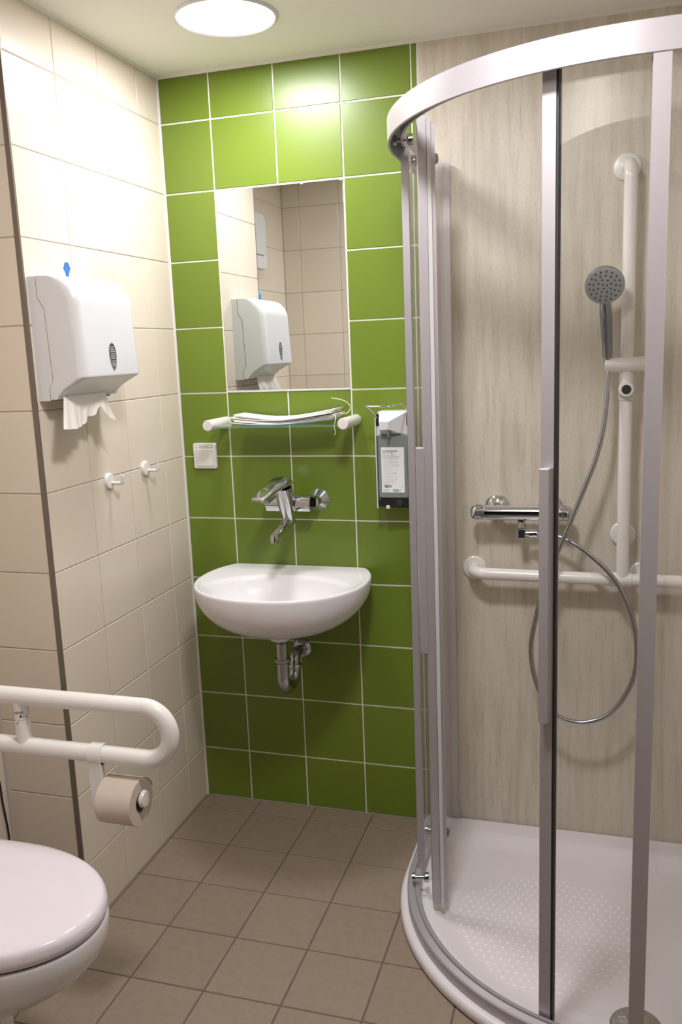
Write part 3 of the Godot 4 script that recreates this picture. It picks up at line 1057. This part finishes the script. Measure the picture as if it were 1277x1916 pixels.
func build_toilet():
	var t := thing("toilet", "white ceramic toilet with a closed lid", "toilet", Vector3(0.0, 0.0, 1.25))
	var s := sh()
	var rings := []
	for e in [[0.975, 0.440], [0.992, 0.443], [1.0, 0.450], [1.0, 0.455], [0.995, 0.463], [0.98, 0.470], [0.955, 0.4745], [0.9, 0.4765], [0.7, 0.4775], [0.3, 0.478]]:
		rings.append(ring_at(lid_outline(e[0]), e[1]))
	s.loft(rings)
	part(s, "lid", M.lid, t, 50.0)
	s = sh(); s.loft([ring_at(lid_outline(0.965), 0.430), ring_at(lid_outline(0.965), 0.4405)]); part(s, "lid_gap_shade", M.rubber, t)  # dark ring standing in for the shade in the gap under the lid
	rings = []
	for e in [[0.99, 0.0, 0.4365], [1.0, 0.0, 0.430], [1.0, -0.001, 0.405], [0.985, -0.006, 0.38], [0.945, -0.020, 0.35], [0.86, -0.045, 0.315], [0.75, -0.08, 0.287], [0.62, -0.115, 0.265], [0.48, -0.14, 0.25], [0.3, -0.15, 0.243]]:
		rings.append(ring_at(lid_outline(e[0], e[1]), e[2]))
	s = sh(); s.loft(rings); part(s, "bowl", M.ceramic, t, 50.0)
	rings = []
	for e in [[0.62, 0.25], [0.6, 0.16], [0.6, 0.06], [0.63, 0.0]]:
		rings.append(ring_at(lid_outline(e[0], -0.13), e[1]))
	s = sh(); s.loft(rings); part(s, "pedestal", M.ceramic, t, 50.0)
	for z in [1.17, 1.33]:
		s = sh(); s.tube(PackedVector3Array([Vector3(-0.125, 0.462, z - 0.025), Vector3(-0.125, 0.462, z + 0.025)]), 0.012, 16); part(s, "hinge", M.chrome, t)
	s = sh(); s.box(Vector3(NICHE, 0.22, 1.13), Vector3(-0.10, 0.43, 1.37), 0.01); part(s, "wall_block", M.ceramic, t)

func build_support_rail():
	var z := 0.955
	var y1 := 0.752
	var y0 := 0.634
	var t := thing("folding_support_rail", "white folding support rail reaching out beside the toilet", "grab rail", Vector3(NICHE, 0.69, z))
	var mid := (y0 + y1) / 2
	var r := (y1 - y0) / 2
	var path := PackedVector3Array([Vector3(NICHE + 0.02, y1, z)])
	for k in 21:
		var a := PI / 2 - PI * k / 20.0
		path.append(Vector3(0.355 + r * cos(a), mid + r * sin(a), z))
	path.append(Vector3(NICHE + 0.02, y0, z))
	var s := sh(); s.tube(path, 0.0195, 24); part(s, "bar", M.white_nylon, t)
	s = sh(); s.tube(PackedVector3Array([Vector3(0.047, y0, z), Vector3(0.047, y1, z)]), 0.0165, 24); var st := part(s, "strut", M.white_nylon, t)
	s = sh(); s.box(Vector3(NICHE, 0.57, z - 0.05), Vector3(NICHE + 0.03, 0.80, z + 0.05), 0.008); part(s, "wall_mount", M.white_nylon, t)
	# print on the strut, on the side turned towards the door
	var n := Vector3(0.30, 0, 0.954)
	var b := Basis(Vector3(0.954, 0, -0.30), Vector3.UP, n)
	var at := Vector3(0.047, 0, z) + n * 0.0166
	var across := Vector3(0.954, 0, -0.30)
	lettering("HEWI", 0.0062, M.black, t, at + across * -0.0105 + Vector3(0, 0.7185, 0), b)
	lettering("▪ A 10", 0.0045, M.black, t, at + across * 0.001 + Vector3(0, 0.7095, 0), b)
	lettering("— ---", 0.004, M.black, t, at + across * -0.003 + Vector3(0, 0.7015, 0), b)
	lettering("14", 0.004, M.black, t, at + across * -0.0085 + Vector3(0, 0.6945, 0), b)
	# roll holder clipped to the lower bar
	var h := thing("roll_holder", "white plastic toilet roll holder clipped to the support rail", "roll holder", Vector3(0.234, 0.6, z))
	s = sh(); s.lathe([Vector2(0.0197, -0.016), Vector2(0.0232, -0.016), Vector2(0.0238, -0.014), Vector2(0.0238, 0.014), Vector2(0.0232, 0.016), Vector2(0.0197, 0.016)], axis(Vector3(0.234, y0, z), Vector3(1, 0, 0)), 28); part(s, "clamp", M.white_nylon, h)
	s = sh(); s.prism(rounded_rect(0.032, 0.125, 0.006), Transform3D(Basis(), Vector3(0.234, 0.578, z + 0.0)), 0.006, 0.0185, 0.002); part(s, "arm", M.white_nylon, h)
	s = sh(); s.lathe([Vector2(0.0, 0.0), Vector2(0.0012, 0.0), Vector2(0.0, 0.0006)], axis(Vector3(0.234, 0.598, z + 0.0185), Vector3(0, 0, 1)), 10); part(s, "screw", M.rubber, h)
	s = sh(); s.tube(PackedVector3Array([Vector3(0.237, 0.545, z + 0.01), Vector3(0.34, 0.545, z + 0.01)]), 0.0108, 20); part(s, "spindle", M.white_nylon, h)
	s = sh(); s.lathe([Vector2(0.0, 0.0), Vector2(0.015, 0.0), Vector2(0.0185, 0.003), Vector2(0.0185, 0.007), Vector2(0.016, 0.011), Vector2(0.0, 0.0125)], axis(Vector3(0.338, 0.545, z + 0.01), Vector3(1, 0, 0)), 28); part(s, "end_cap", M.white_nylon, h)
	var roll := thing("toilet_roll", "unbleached toilet paper roll hanging from the support rail", "toilet roll", Vector3(0.28, 0.53, z))
	var rc := Vector3(0.0, 0.5365, z + 0.01)
	s = sh()
	var prof := [Vector2(0.0235, 0.2515), Vector2(0.0495, 0.2515), Vector2(0.0505, 0.2525), Vector2(0.0505, 0.3355), Vector2(0.0495, 0.3365), Vector2(0.0235, 0.3365), Vector2(0.0225, 0.336), Vector2(0.0225, 0.252), Vector2(0.0235, 0.2515)]
	s.lathe(prof, axis(rc, Vector3(1, 0, 0)), 48)
	part(s, "paper", M.tissue, roll, 30.0)
	s = sh(); s.lathe([Vector2(0.0195, 0.2525), Vector2(0.0224, 0.2525), Vector2(0.0224, 0.3358), Vector2(0.0195, 0.3358), Vector2(0.0195, 0.2525)], axis(rc, Vector3(1, 0, 0)), 32); part(s, "core", M.card, roll)
	# loose end lying on the roll
	var rings := []
	for k in 12:
		var a := deg_to_rad(75.0 - 62.0 * k / 11.0)
		var rr := 0.0512 + 0.003 * pow(k / 11.0, 2.0)
		var ps := PackedVector3Array()
		for e in [[0.2518, 0.0], [0.3363, 0.0], [0.3363, 0.0006], [0.2518, 0.0006]]:
			ps.append(rc + Vector3(e[0], (rr + e[1]) * sin(a), -(rr + e[1]) * cos(a)))
		rings.append(ps)
	s = sh(); s.loft(rings); part(s, "loose_end", M.tissue, roll)

func build_recess_things():
	var t := thing("cable", "thin black cable hanging beside the toilet", "cable", Vector3(NICHE, 0.3, 0.79))
	var s := sh()
	s.tube(smooth_path([Vector3(NICHE + 0.004, 0.60, 0.79), Vector3(NICHE + 0.004, 0.50, 0.768), Vector3(NICHE + 0.005, 0.414, 0.7575), Vector3(NICHE + 0.005, 0.356, 0.755), Vector3(NICHE + 0.005, 0.308, 0.750), Vector3(NICHE + 0.005, 0.251, 0.746), Vector3(NICHE + 0.006, 0.12, 0.75), Vector3(NICHE + 0.006, 0.003, 0.76)]), 0.0024, 8)
	part(s, "lead", M.black, t)
	var b := thing("wall_box", "white rounded box high on the recess wall, seen in the mirror", "box", Vector3(NICHE, 1.85, 1.115))
	s = sh()
	s.prism(rounded_rect(0.27, 0.24, 0.03), Transform3D(Basis(Vector3(0, 0, 1), Vector3.UP, Vector3(-1, 0, 0)), Vector3(NICHE, 1.962, 1.115)), -0.05, 0.0, 0.006)
	part(s, "cover", M.white, b)
	s = sh(); s.box(Vector3(NICHE + 0.049, 1.90, 1.02), Vector3(NICHE + 0.052, 1.905, 1.21), 0.001); part(s, "slot", M.grey_plastic, b)

# ------------------------------------------------------------------ shower
const SO := Vector2(1.345, 0.32)
const SR := 0.56

# plan path of the quadrant at a given radius, between two stations: s < 0 on the left straight (metres from the arc), 0..1 round the arc, > 1 on the right straight
func station(r: float, s: float) -> Vector2:
	if s < 0.0: return Vector2(SO.x - r, SO.y + s)
	if s > 1.0: return Vector2(SO.x + (s - 1.0), SO.y + r)
	var a := PI / 2 * s
	return SO + Vector2(-cos(a), sin(a)) * r

func plan(r: float, s0: float, s1: float, step := 0.03) -> Array:
	var out := []
	var n := maxi(1, int(ceil((s1 - s0) / step)))
	for k in n + 1: out.append(station(r, lerpf(s0, s1, float(k) / n)))
	return out

func bar_profile(a: float, b: float, y0: float, y1: float, c := 0.0) -> PackedVector2Array:
	if c <= 0.0: return PackedVector2Array([Vector2(a, y0), Vector2(b, y0), Vector2(b, y1), Vector2(a, y1)])
	return PackedVector2Array([Vector2(a, y0), Vector2(b, y0), Vector2(b, y1 - c), Vector2(b - c, y1), Vector2(a + c, y1), Vector2(a, y1 - c)])

# upright between two stations, between offsets a (inside) and b (outside) of radius SR
func upright(s0: float, s1: float, a: float, b: float, y0: float, y1: float) -> Shape:
	var s := sh()
	var q := []
	for e in [[s0, a], [s0, b], [s1, b], [s1, a]]:
		q.append(station(SR + e[1], e[0]))
	var poly := PackedVector2Array(q)
	s.prism(poly, Transform3D(Basis(Vector3(1, 0, 0), Vector3(0, 0, 1), Vector3(0, -1, 0)), Vector3(0, 0, 0)), -y1, -y0, 0.0012)
	return s

func build_shower():
	# tray
	var outline := func(inset: float) -> PackedVector2Array:
		var pts := PackedVector2Array()
		for p in plan(SR + 0.02, -SO.y + 0.003, 1.0 + WALL_R - SO.x - 0.001): pts.append(p)
		pts.append(Vector2(WALL_R - 0.001, 0.003))
		if inset <= 0.0: return pts
		var off := Geometry2D.offset_polygon(pts, -inset, Geometry2D.JOIN_ROUND)
		return off[0]
	var cen := Vector2(1.27, 0.40)
	var cast := func(poly: PackedVector2Array, y: float) -> PackedVector3Array:
		var r := PackedVector3Array()
		for i in 120:
			var d := Vector2.from_angle(TAU * i / 120)
			var best := 0.0
			for k in poly.size():
				var hit = Geometry2D.segment_intersects_segment(cen, cen + d * 3.0, poly[k], poly[(k + 1) % poly.size()])
				if hit != null: best = maxf(best, cen.distance_to(hit))
			r.append(Vector3(cen.x + d.x * best, y, cen.y + d.y * best))
		return r
	var tray := thing("shower_tray", "white quadrant shower tray flush with the floor", "shower tray", Vector3(1.27, 0.0, 0.4))
	var rings := [cast.call(outline.call(0.004), 0.0005), cast.call(outline.call(0.0), 0.006), cast.call(outline.call(0.0), 0.018), cast.call(outline.call(0.004), 0.026), cast.call(outline.call(0.012), 0.03), cast.call(outline.call(0.07), 0.0295)]
	for e in [[0.078, 0.0285], [0.088, 0.0255], [0.105, 0.019], [0.125, 0.013], [0.14, 0.0115], [0.16, 0.011]]:
		# basin corners are rounder than the rim
		var o: PackedVector2Array = Geometry2D.offset_polygon(Geometry2D.offset_polygon(outline.call(0.0), -(e[0] + 0.09), Geometry2D.JOIN_ROUND)[0], 0.09, Geometry2D.JOIN_ROUND)[0]
		rings.append(cast.call(o, e[1]))
	var low := PackedVector3Array()
	for i in 120: low.append(Vector3(1.36 + 0.05 * cos(TAU * i / 120), 0.0085, 0.73 + 0.05 * sin(TAU * i / 120)))
	var s := sh()
	s.loft(rings, true, true)
	part(s, "basin", M.tray, tray, 50.0)
	# raised dots of the non-slip field
	s = sh()
	for j in 22:
		for i in 24:
			var x := 0.93 + 0.0205 * i + (0.01025 if j % 2 else 0.0)
			var z := 0.25 + 0.0205 * j
			if pow((x - 1.16) / 0.235, 2.0) + pow((z - 0.47) / 0.225, 2.0) > 1.0: continue
			s.lathe([Vector2(0.0048, 0.0108), Vector2(0.0042, 0.0118), Vector2(0.0, 0.0121)], Transform3D(Basis(), Vector3(x, 0, z)), 8)
	var dots := part(s, "antislip_dots", M.dots, tray, 50.0)
	dots.set_meta("kind", "stuff")
	s = sh()
	s.lathe([Vector2(0.0, 0.009), Vector2(0.056, 0.009), Vector2(0.0565, 0.020), Vector2(0.052, 0.025), Vector2(0.03, 0.028), Vector2(0.0, 0.029)], Transform3D(Basis(), Vector3(1.37, 0, 0.752)), 40)
	part(s, "drain_cover", M.chrome, tray, 50.0)

	# enclosure
	var t := thing("shower_enclosure", "quadrant shower enclosure of clear glass and satin aluminium", "shower enclosure", Vector3(1.2, 0.03, 0.45))
	var ends := -SO.y + 0.0035
	var stop := 1.0 + WALL_R - SO.x - 0.001
	s = sh()
	s.sweep(plan(SR, ends, stop, 0.02), PackedVector2Array([Vector2(-0.0015, 1.986), Vector2(-0.034, 1.986), Vector2(-0.035, 1.985), Vector2(-0.035, 1.945), Vector2(-0.030, 1.945), Vector2(-0.030, 1.979), Vector2(-0.006, 1.979), Vector2(-0.006, 1.934), Vector2(-0.0008, 1.934), Vector2(0.0, 1.935), Vector2(0.0, 1.9845)]))
	part(s, "top_rail", M.alu, t, 30.0)
	s = sh()
	s.sweep(plan(SR, ends, stop, 0.02), PackedVector2Array([Vector2(0.0, 0.0295), Vector2(0.0, 0.058), Vector2(-0.003, 0.061), Vector2(-0.017, 0.063), Vector2(-0.0185, 0.057), Vector2(-0.021, 0.057), Vector2(-0.0225, 0.063), Vector2(-0.034, 0.060), Vector2(-0.036, 0.052), Vector2(-0.036, 0.0295)]))
	part(s, "bottom_rail", M.alu, t, 30.0)
	# left fixed pane
	s = sh(); s.box(Vector3(SO.x - SR + 0.002, 0.0295, 0.003), Vector3(SO.x - SR + 0.04, 1.986, 0.03), 0.0015); part(s, "wall_profile", M.alu, t)
	var fp := thing_part("fixed_pane", t)
	s = sh(); s.sweep(plan(SR, ends + 0.026, 0.015), bar_profile(-0.038, -0.032, 0.06, 1.95)); part(s, "glass", M.glass, fp)
	part(upright(0.016, 0.04, -0.04, -0.023, 0.06, 1.945), "end_profile", M.alu, fp, 20.0)
	# right fixed pane
	s = sh(); s.box(Vector3(WALL_R - 0.03, 0.0295, SO.y + SR - 0.04), Vector3(WALL_R - 0.001, 1.986, SO.y + SR - 0.002), 0.0015); part(s, "wall_profile", M.alu, t)
	fp = thing_part("fixed_pane", t)
	s = sh(); s.sweep(plan(SR, 1.012, stop - 0.028), bar_profile(-0.018, -0.012, 0.06, 1.95)); part(s, "glass", M.glass, fp)
	part(upright(1.003, 1.032, -0.026, -0.002, 0.06, 1.945), "end_profile", M.alu, fp, 20.0)
	# sliding doors: the left one is pushed back to the wall, the right one is nearly closed
	var d := thing_part("sliding_door", t)
	s = sh(); s.sweep(plan(SR, -0.30, 0.2, 0.015), bar_profile(-0.071, -0.065, 0.045, 1.968)); part(s, "glass", M.glass, d)
	part(upright(0.188, 0.212, -0.083, -0.064, 0.05, 1.982), "edge_profile", M.alu, d, 20.0)
	part(upright(0.196, 0.218, -0.0925, -0.0835, 0.04, 1.976), "magnet_strip", M.seal, d, 20.0)
	part(upright(0.182, 0.206, -0.103, -0.093, 0.05, 1.966), "edge_profile", M.alu, d, 20.0)
	part(upright(0.186, 0.216, -0.0635, -0.046, 0.738, 1.246), "handle", M.alu, d, 20.0)
	part(upright(-0.312, -0.297, -0.084, -0.066, 0.034, 1.968), "rear_seal", M.seal_clear, d, 20.0)
	rollers(d, [0.125, -0.13], -0.065)
	d = thing_part("sliding_door", t)
	s = sh(); s.sweep(plan(SR, 0.80, 1.26, 0.015), bar_profile(-0.051, -0.045, 0.075, 1.968)); part(s, "glass", M.glass, d)
	part(upright(0.778, 0.809, -0.07, -0.04, 0.036, 1.97), "edge_profile", M.alu, d, 20.0)
	part(upright(0.8095, 0.8145, -0.055, -0.042, 0.036, 1.97), "magnet_strip", M.rubber, d, 20.0)
	part(upright(0.786, 0.808, -0.04, -0.016, 0.738, 1.246), "handle", M.alu, d, 20.0)
	rollers(d, [1.017, 1.22], -0.071)

# running gear of a door at two stations, top and bottom
func rollers(d: Node3D, at: Array, inner: float):
	for q in at:
		for y in [1.947, 0.082]:
			var p := station(SR + inner + 0.007, q)
			var p2 := station(SR - 0.01, q)
			var l := p.distance_to(p2)
			var s := sh()
			s.lathe([Vector2(0.0, 0.0), Vector2(0.013, 0.0), Vector2(0.0135, 0.004), Vector2(0.0135, 0.010), Vector2(0.009, 0.012), Vector2(0.005, 0.014), Vector2(0.005, l - 0.012), Vector2(0.011, l - 0.011), Vector2(0.011, l - 0.003), Vector2(0.0, l - 0.003)], axis(Vector3(p.x, y, p.y), Vector3(p2.x - p.x, 0, p2.y - p.y)), 24)
			part(s, "roller", M.chrome_soft, d)
			var p3 := station(SR + inner - 0.02, q)
			s = sh()
			s.lathe([Vector2(0.0, 0.0), Vector2(0.009, 0.001), Vector2(0.013, 0.005), Vector2(0.0135, 0.0135), Vector2(0.0, 0.0135)], axis(Vector3(p3.x, y, p3.y), Vector3(p.x - p3.x, 0, p.y - p3.y)), 20)
			part(s, "roller_cap", M.grey_plastic, d)

func thing_part(called: String, parent: Node3D) -> Node3D:
	var o := Node3D.new()
	o.name = called
	parent.add_child(o, true)
	return o

func flange(p: Vector3, dir: Vector3, r := 0.0345) -> Shape:
	var s := sh()
	s.lathe([Vector2(0.0, 0.0), Vector2(r, 0.0), Vector2(r, 0.006), Vector2(r - 0.003, 0.009), Vector2(0.018, 0.0105), Vector2(0.0, 0.0105)], axis(p, dir), 36)
	return s

func build_shower_rail():
	var t := thing("shower_grab_rail", "white tubular shower grab rail with upright bar on the stone-look wall", "grab rail", Vector3(1.34, 0.83, 0.0))
	var z := 0.072
	var y := 0.833
	var r := 0.0172
	var w := 0.0025
	var s := sh()
	s.tube(bent_path([Vector3(0.926, 0.836, 0.005), Vector3(0.926, 0.836, z), Vector3(1.3, y, z), Vector3(WALL_R - 0.085, y, z), Vector3(WALL_R - 0.085, y, 0.62), Vector3(WALL_R - 0.002, y, 0.62)], 0.045, 10), r, 24)
	part(s, "bar", M.white_nylon, t)
	part(flange(Vector3(0.926, 0.836, w), Vector3(0, 0, 1)), "flange", M.white_nylon, t)
	part(flange(Vector3(WALL_R - 0.0005, y, 0.62), Vector3(-1, 0, 0)), "flange", M.white_nylon, t)
	s = sh(); s.tube(PackedVector3Array([Vector3(1.392, y + 0.002, w), Vector3(1.392, y, z)]), 0.011, 16); part(s, "stub", M.white_nylon, t)
	part(flange(Vector3(1.392, y + 0.002, w), Vector3(0, 0, 1)), "flange", M.white_nylon, t)
	# upright
	s = sh()
	s.tube(bent_path([Vector3(1.338, y, z), Vector3(1.338, 1.916, z), Vector3(1.33, 1.916, 0.005)], 0.035, 10), r, 24)
	part(s, "upright", M.white_nylon, t)
	part(flange(Vector3(1.33, 1.916, w), Vector3(0, 0, 1)), "flange", M.white_nylon, t)
	part(flange(Vector3(1.339, 0.947, w), Vector3(0, 0, 1)), "flange", M.white_nylon, t)
	s = sh(); s.tube(PackedVector3Array([Vector3(1.339, 0.947, w), Vector3(1.339, 0.947, z)]), 0.011, 16); part(s, "stub", M.white_nylon, t)
	s = sh(); s.lathe([Vector2(0.0, -0.028), Vector2(0.0192, -0.028), Vector2(0.0196, -0.026), Vector2(0.0196, 0.026), Vector2(0.0192, 0.028), Vector2(0.0, 0.028)], axis(Vector3(1.334, y, z), Vector3(1, 0, 0)), 28); part(s, "tee_sleeve", M.white_nylon, t)
	# height clamp with its black-centred knob
	s = sh(); s.lathe([Vector2(0.0, -0.03), Vector2(0.0192, -0.03), Vector2(0.0196, -0.028), Vector2(0.0196, 0.06), Vector2(0.0, 0.06)], axis(Vector3(1.338, 1.352, z), Vector3(0, 1, 0)), 28); var cl := part(s, "height_clamp", M.white_nylon, t)
	s = sh(); s.lathe([Vector2(0.0, 0.0), Vector2(0.0205, 0.0), Vector2(0.0205, 0.016), Vector2(0.018, 0.02), Vector2(0.0125, 0.021), Vector2(0.0, 0.021)], axis(Vector3(1.337, 1.351, z + 0.014), Vector3(0, 0, 1)), 32); part(s, "knob", M.white_nylon, cl)
	s = sh(); s.lathe([Vector2(0.0, 0.0), Vector2(0.0122, 0.0), Vector2(0.0115, 0.0012), Vector2(0.0, 0.0015)], axis(Vector3(1.337, 1.351, z + 0.035), Vector3(0, 0, 1)), 28); part(s, "knob_insert", M.black, cl)
	# hand shower holder on the upright
	s = sh()
	s.lathe([Vector2(0.0, 0.0), Vector2(0.0195, 0.0), Vector2(0.0205, 0.0015), Vector2(0.0205, 0.0265), Vector2(0.0198, 0.0275), Vector2(0.0205, 0.0285), Vector2(0.0215, 0.096), Vector2(0.0205, 0.098), Vector2(0.0, 0.098)], axis(Vector3(1.283, 1.413, z + 0.006), Vector3(1, 0, 0)), 32)
	part(s, "shower_holder", M.white_nylon, t)

func build_hand_shower():
	var c := Vector3(1.2785, 1.613, 0.165)
	var t := thing("hand_shower", "round grey hand shower with chrome handle in its holder", "hand shower", c)
	var n := Vector3(0.01, -0.40, 0.92).normalized()
	var xf := axis(c, n)
	var s := sh()
	s.lathe([Vector2(0.0, -0.024), Vector2(0.026, -0.023), Vector2(0.044, -0.016), Vector2(0.0485, -0.006), Vector2(0.0485, 0.0), Vector2(0.0465, 0.003), Vector2(0.0, 0.003)], xf, 48)
	part(s, "head", M.chrome_soft, t)
	s = sh()
	s.lathe([Vector2(0.0, 0.001), Vector2(0.047, 0.001), Vector2(0.0462, 0.0045), Vector2(0.043, 0.006), Vector2(0.0, 0.0065)], xf, 48)
	part(s, "spray_face", M.head_grey, t)
	s = sh()
	for ring in [[0.006, 3], [0.0165, 8], [0.027, 13], [0.037, 17]]:
		for i in ring[1]:
			var a: float = TAU * i / ring[1] + ring[0] * 40.0
			s.lathe([Vector2(0.0028, 0.006), Vector2(0.0024, 0.0078), Vector2(0.0, 0.0083)], xf * Transform3D(Basis(), Vector3(ring[0] * cos(a), 0, ring[0] * sin(a))), 8)
	var nz := part(s, "nozzles", M.nozzle, t)
	nz.set_meta("kind", "stuff")
	s = sh()
	s.tube(smooth_path([c + Vector3(0.0, -0.024, -0.022), c + Vector3(0.003, -0.052, -0.032), c + Vector3(0.006, -0.09, -0.046), c + Vector3(0.0085, -0.135, -0.062), c + Vector3(0.0105, -0.176, -0.08)], 6), [0.012, 0.0125, 0.013, 0.0135, 0.0138, 0.0145, 0.015, 0.0155, 0.0158, 0.016, 0.016, 0.0158, 0.0155, 0.0152, 0.015, 0.0148, 0.0145, 0.0143, 0.014, 0.0138, 0.0136, 0.0134, 0.0132, 0.013, 0.0128], 24)
	part(s, "handle", M.chrome_dark_reflection, t)
	s = sh(); s.tube(PackedVector3Array([c + Vector3(0.0105, -0.176, -0.08), c + Vector3(0.0112, -0.188, -0.085)]), 0.0105, 20); part(s, "hose_nut", M.chrome_soft, t)

func build_mixer():
	var y := 1.015
	var z := 0.075
	var t := thing("shower_mixer", "chrome thermostatic shower mixer bar on the stone-look wall", "shower mixer", Vector3(1.065, y, 0))
	var s := sh()
	s.lathe([Vector2(0.0, 0.9635), Vector2(0.0205, 0.9635), Vector2(0.021, 0.965), Vector2(0.021, 1.166), Vector2(0.0205, 1.1675), Vector2(0.0, 1.1675)], axis(Vector3(0, y, z), Vector3(1, 0, 0)), 40)
	part(s, "body", M.chrome, t)
	for e in [[0.963, -1.0], [1.168, 1.0]]:
		s = sh()
		s.lathe([Vector2(0.0, 0.0005), Vector2(0.0185, 0.0005), Vector2(0.0185, 0.002), Vector2(0.0212, 0.003), Vector2(0.0212, 0.022), Vector2(0.0195, 0.029), Vector2(0.014, 0.035), Vector2(0.006, 0.0375), Vector2(0.0, 0.038)], axis(Vector3(e[0], y, z), Vector3(e[1], 0, 0)), 36)
		var kn := part(s, "knob", M.chrome, t)
		for i in 6:
			var a := TAU * i / 6.0 + 0.3
			s = sh(); s.tube(PackedVector3Array([Vector3(e[0] + e[1] * 0.005, y + 0.0212 * sin(a), z + 0.0212 * cos(a)), Vector3(e[0] + e[1] * 0.021, y + 0.0212 * sin(a), z + 0.0212 * cos(a))]), 0.0022, 8); part(s, "grip_rib", M.chrome, kn)
	for x in [0.992, 1.142]:
		s = sh()
		s.lathe([Vector2(0.0, 0.0), Vector2(0.036, 0.0), Vector2(0.036, 0.006), Vector2(0.032, 0.014), Vector2(0.022, 0.019), Vector2(0.017, 0.021), Vector2(0.017, 0.06), Vector2(0.0, 0.06)], axis(Vector3(x, y + 0.004, 0.0025), Vector3(0, 0, 1)), 40)
		part(s, "rosette", M.chrome, t)
	s = sh(); s.lathe([Vector2(0.0, 0.0), Vector2(0.013, 0.0), Vector2(0.013, -0.006), Vector2(0.0, -0.006)], Transform3D(Basis(), Vector3(1.067, y - 0.018, z)), 6); part(s, "outlet_nut", M.chrome, t, 20.0)
	s = sh(); s.lathe([Vector2(0.0, -0.006), Vector2(0.0095, -0.006), Vector2(0.0095, -0.012), Vector2(0.012, -0.012), Vector2(0.012, -0.022), Vector2(0.0, -0.022)], Transform3D(Basis(), Vector3(1.067, y - 0.018, z)), 8); part(s, "outlet_nut", M.chrome, t, 20.0)
	s = sh(); s.box(Vector3(1.056, y - 0.072, z - 0.011), Vector3(1.079, y - 0.042, z + 0.011), 0.003); part(s, "elbow", M.chrome_soft, t)
	s = sh(); s.lathe([Vector2(0.0, 0.0), Vector2(0.008, 0.0), Vector2(0.008, 0.008), Vector2(0.0115, 0.010), Vector2(0.0115, 0.030), Vector2(0.009, 0.033), Vector2(0.0075, 0.045), Vector2(0.0, 0.045)], axis(Vector3(1.079, y - 0.058, z), Vector3(1, 0, 0)), 20); part(s, "hose_coupling", M.chrome, t)
	# hose
	var h := thing("shower_hose", "silver metal shower hose hanging in a loop", "hose", Vector3(1.23, 0.42, 0.1))
	s = sh()
	s.tube(smooth_path([Vector3(1.2895, 1.428, 0.081), Vector3(1.290, 1.395, 0.088), Vector3(1.2885, 1.33, 0.098), Vector3(1.282, 1.255, 0.108), Vector3(1.266, 1.18, 0.115), Vector3(1.243, 1.113, 0.120), Vector3(1.196, 0.989, 0.126), Vector3(1.169, 0.921, 0.127), Vector3(1.135, 0.83, 0.126), Vector3(1.108, 0.715, 0.123), Vector3(1.097, 0.626, 0.12), Vector3(1.113, 0.532, 0.118), Vector3(1.158, 0.450, 0.117), Vector3(1.231, 0.426, 0.117), Vector3(1.309, 0.457, 0.117), Vector3(1.363, 0.544, 0.118), Vector3(1.378, 0.63, 0.119), Vector3(1.366, 0.735, 0.118), Vector3(1.318, 0.842, 0.112), Vector3(1.236, 0.918, 0.097), Vector3(1.178, 0.948, 0.083), Vector3(1.145, 0.956, 0.076), Vector3(1.122, 0.957, 0.075)], 8), 0.0068, 14)
	part(s, "hose", M.chrome_soft, h)

# ------------------------------------------------------------------
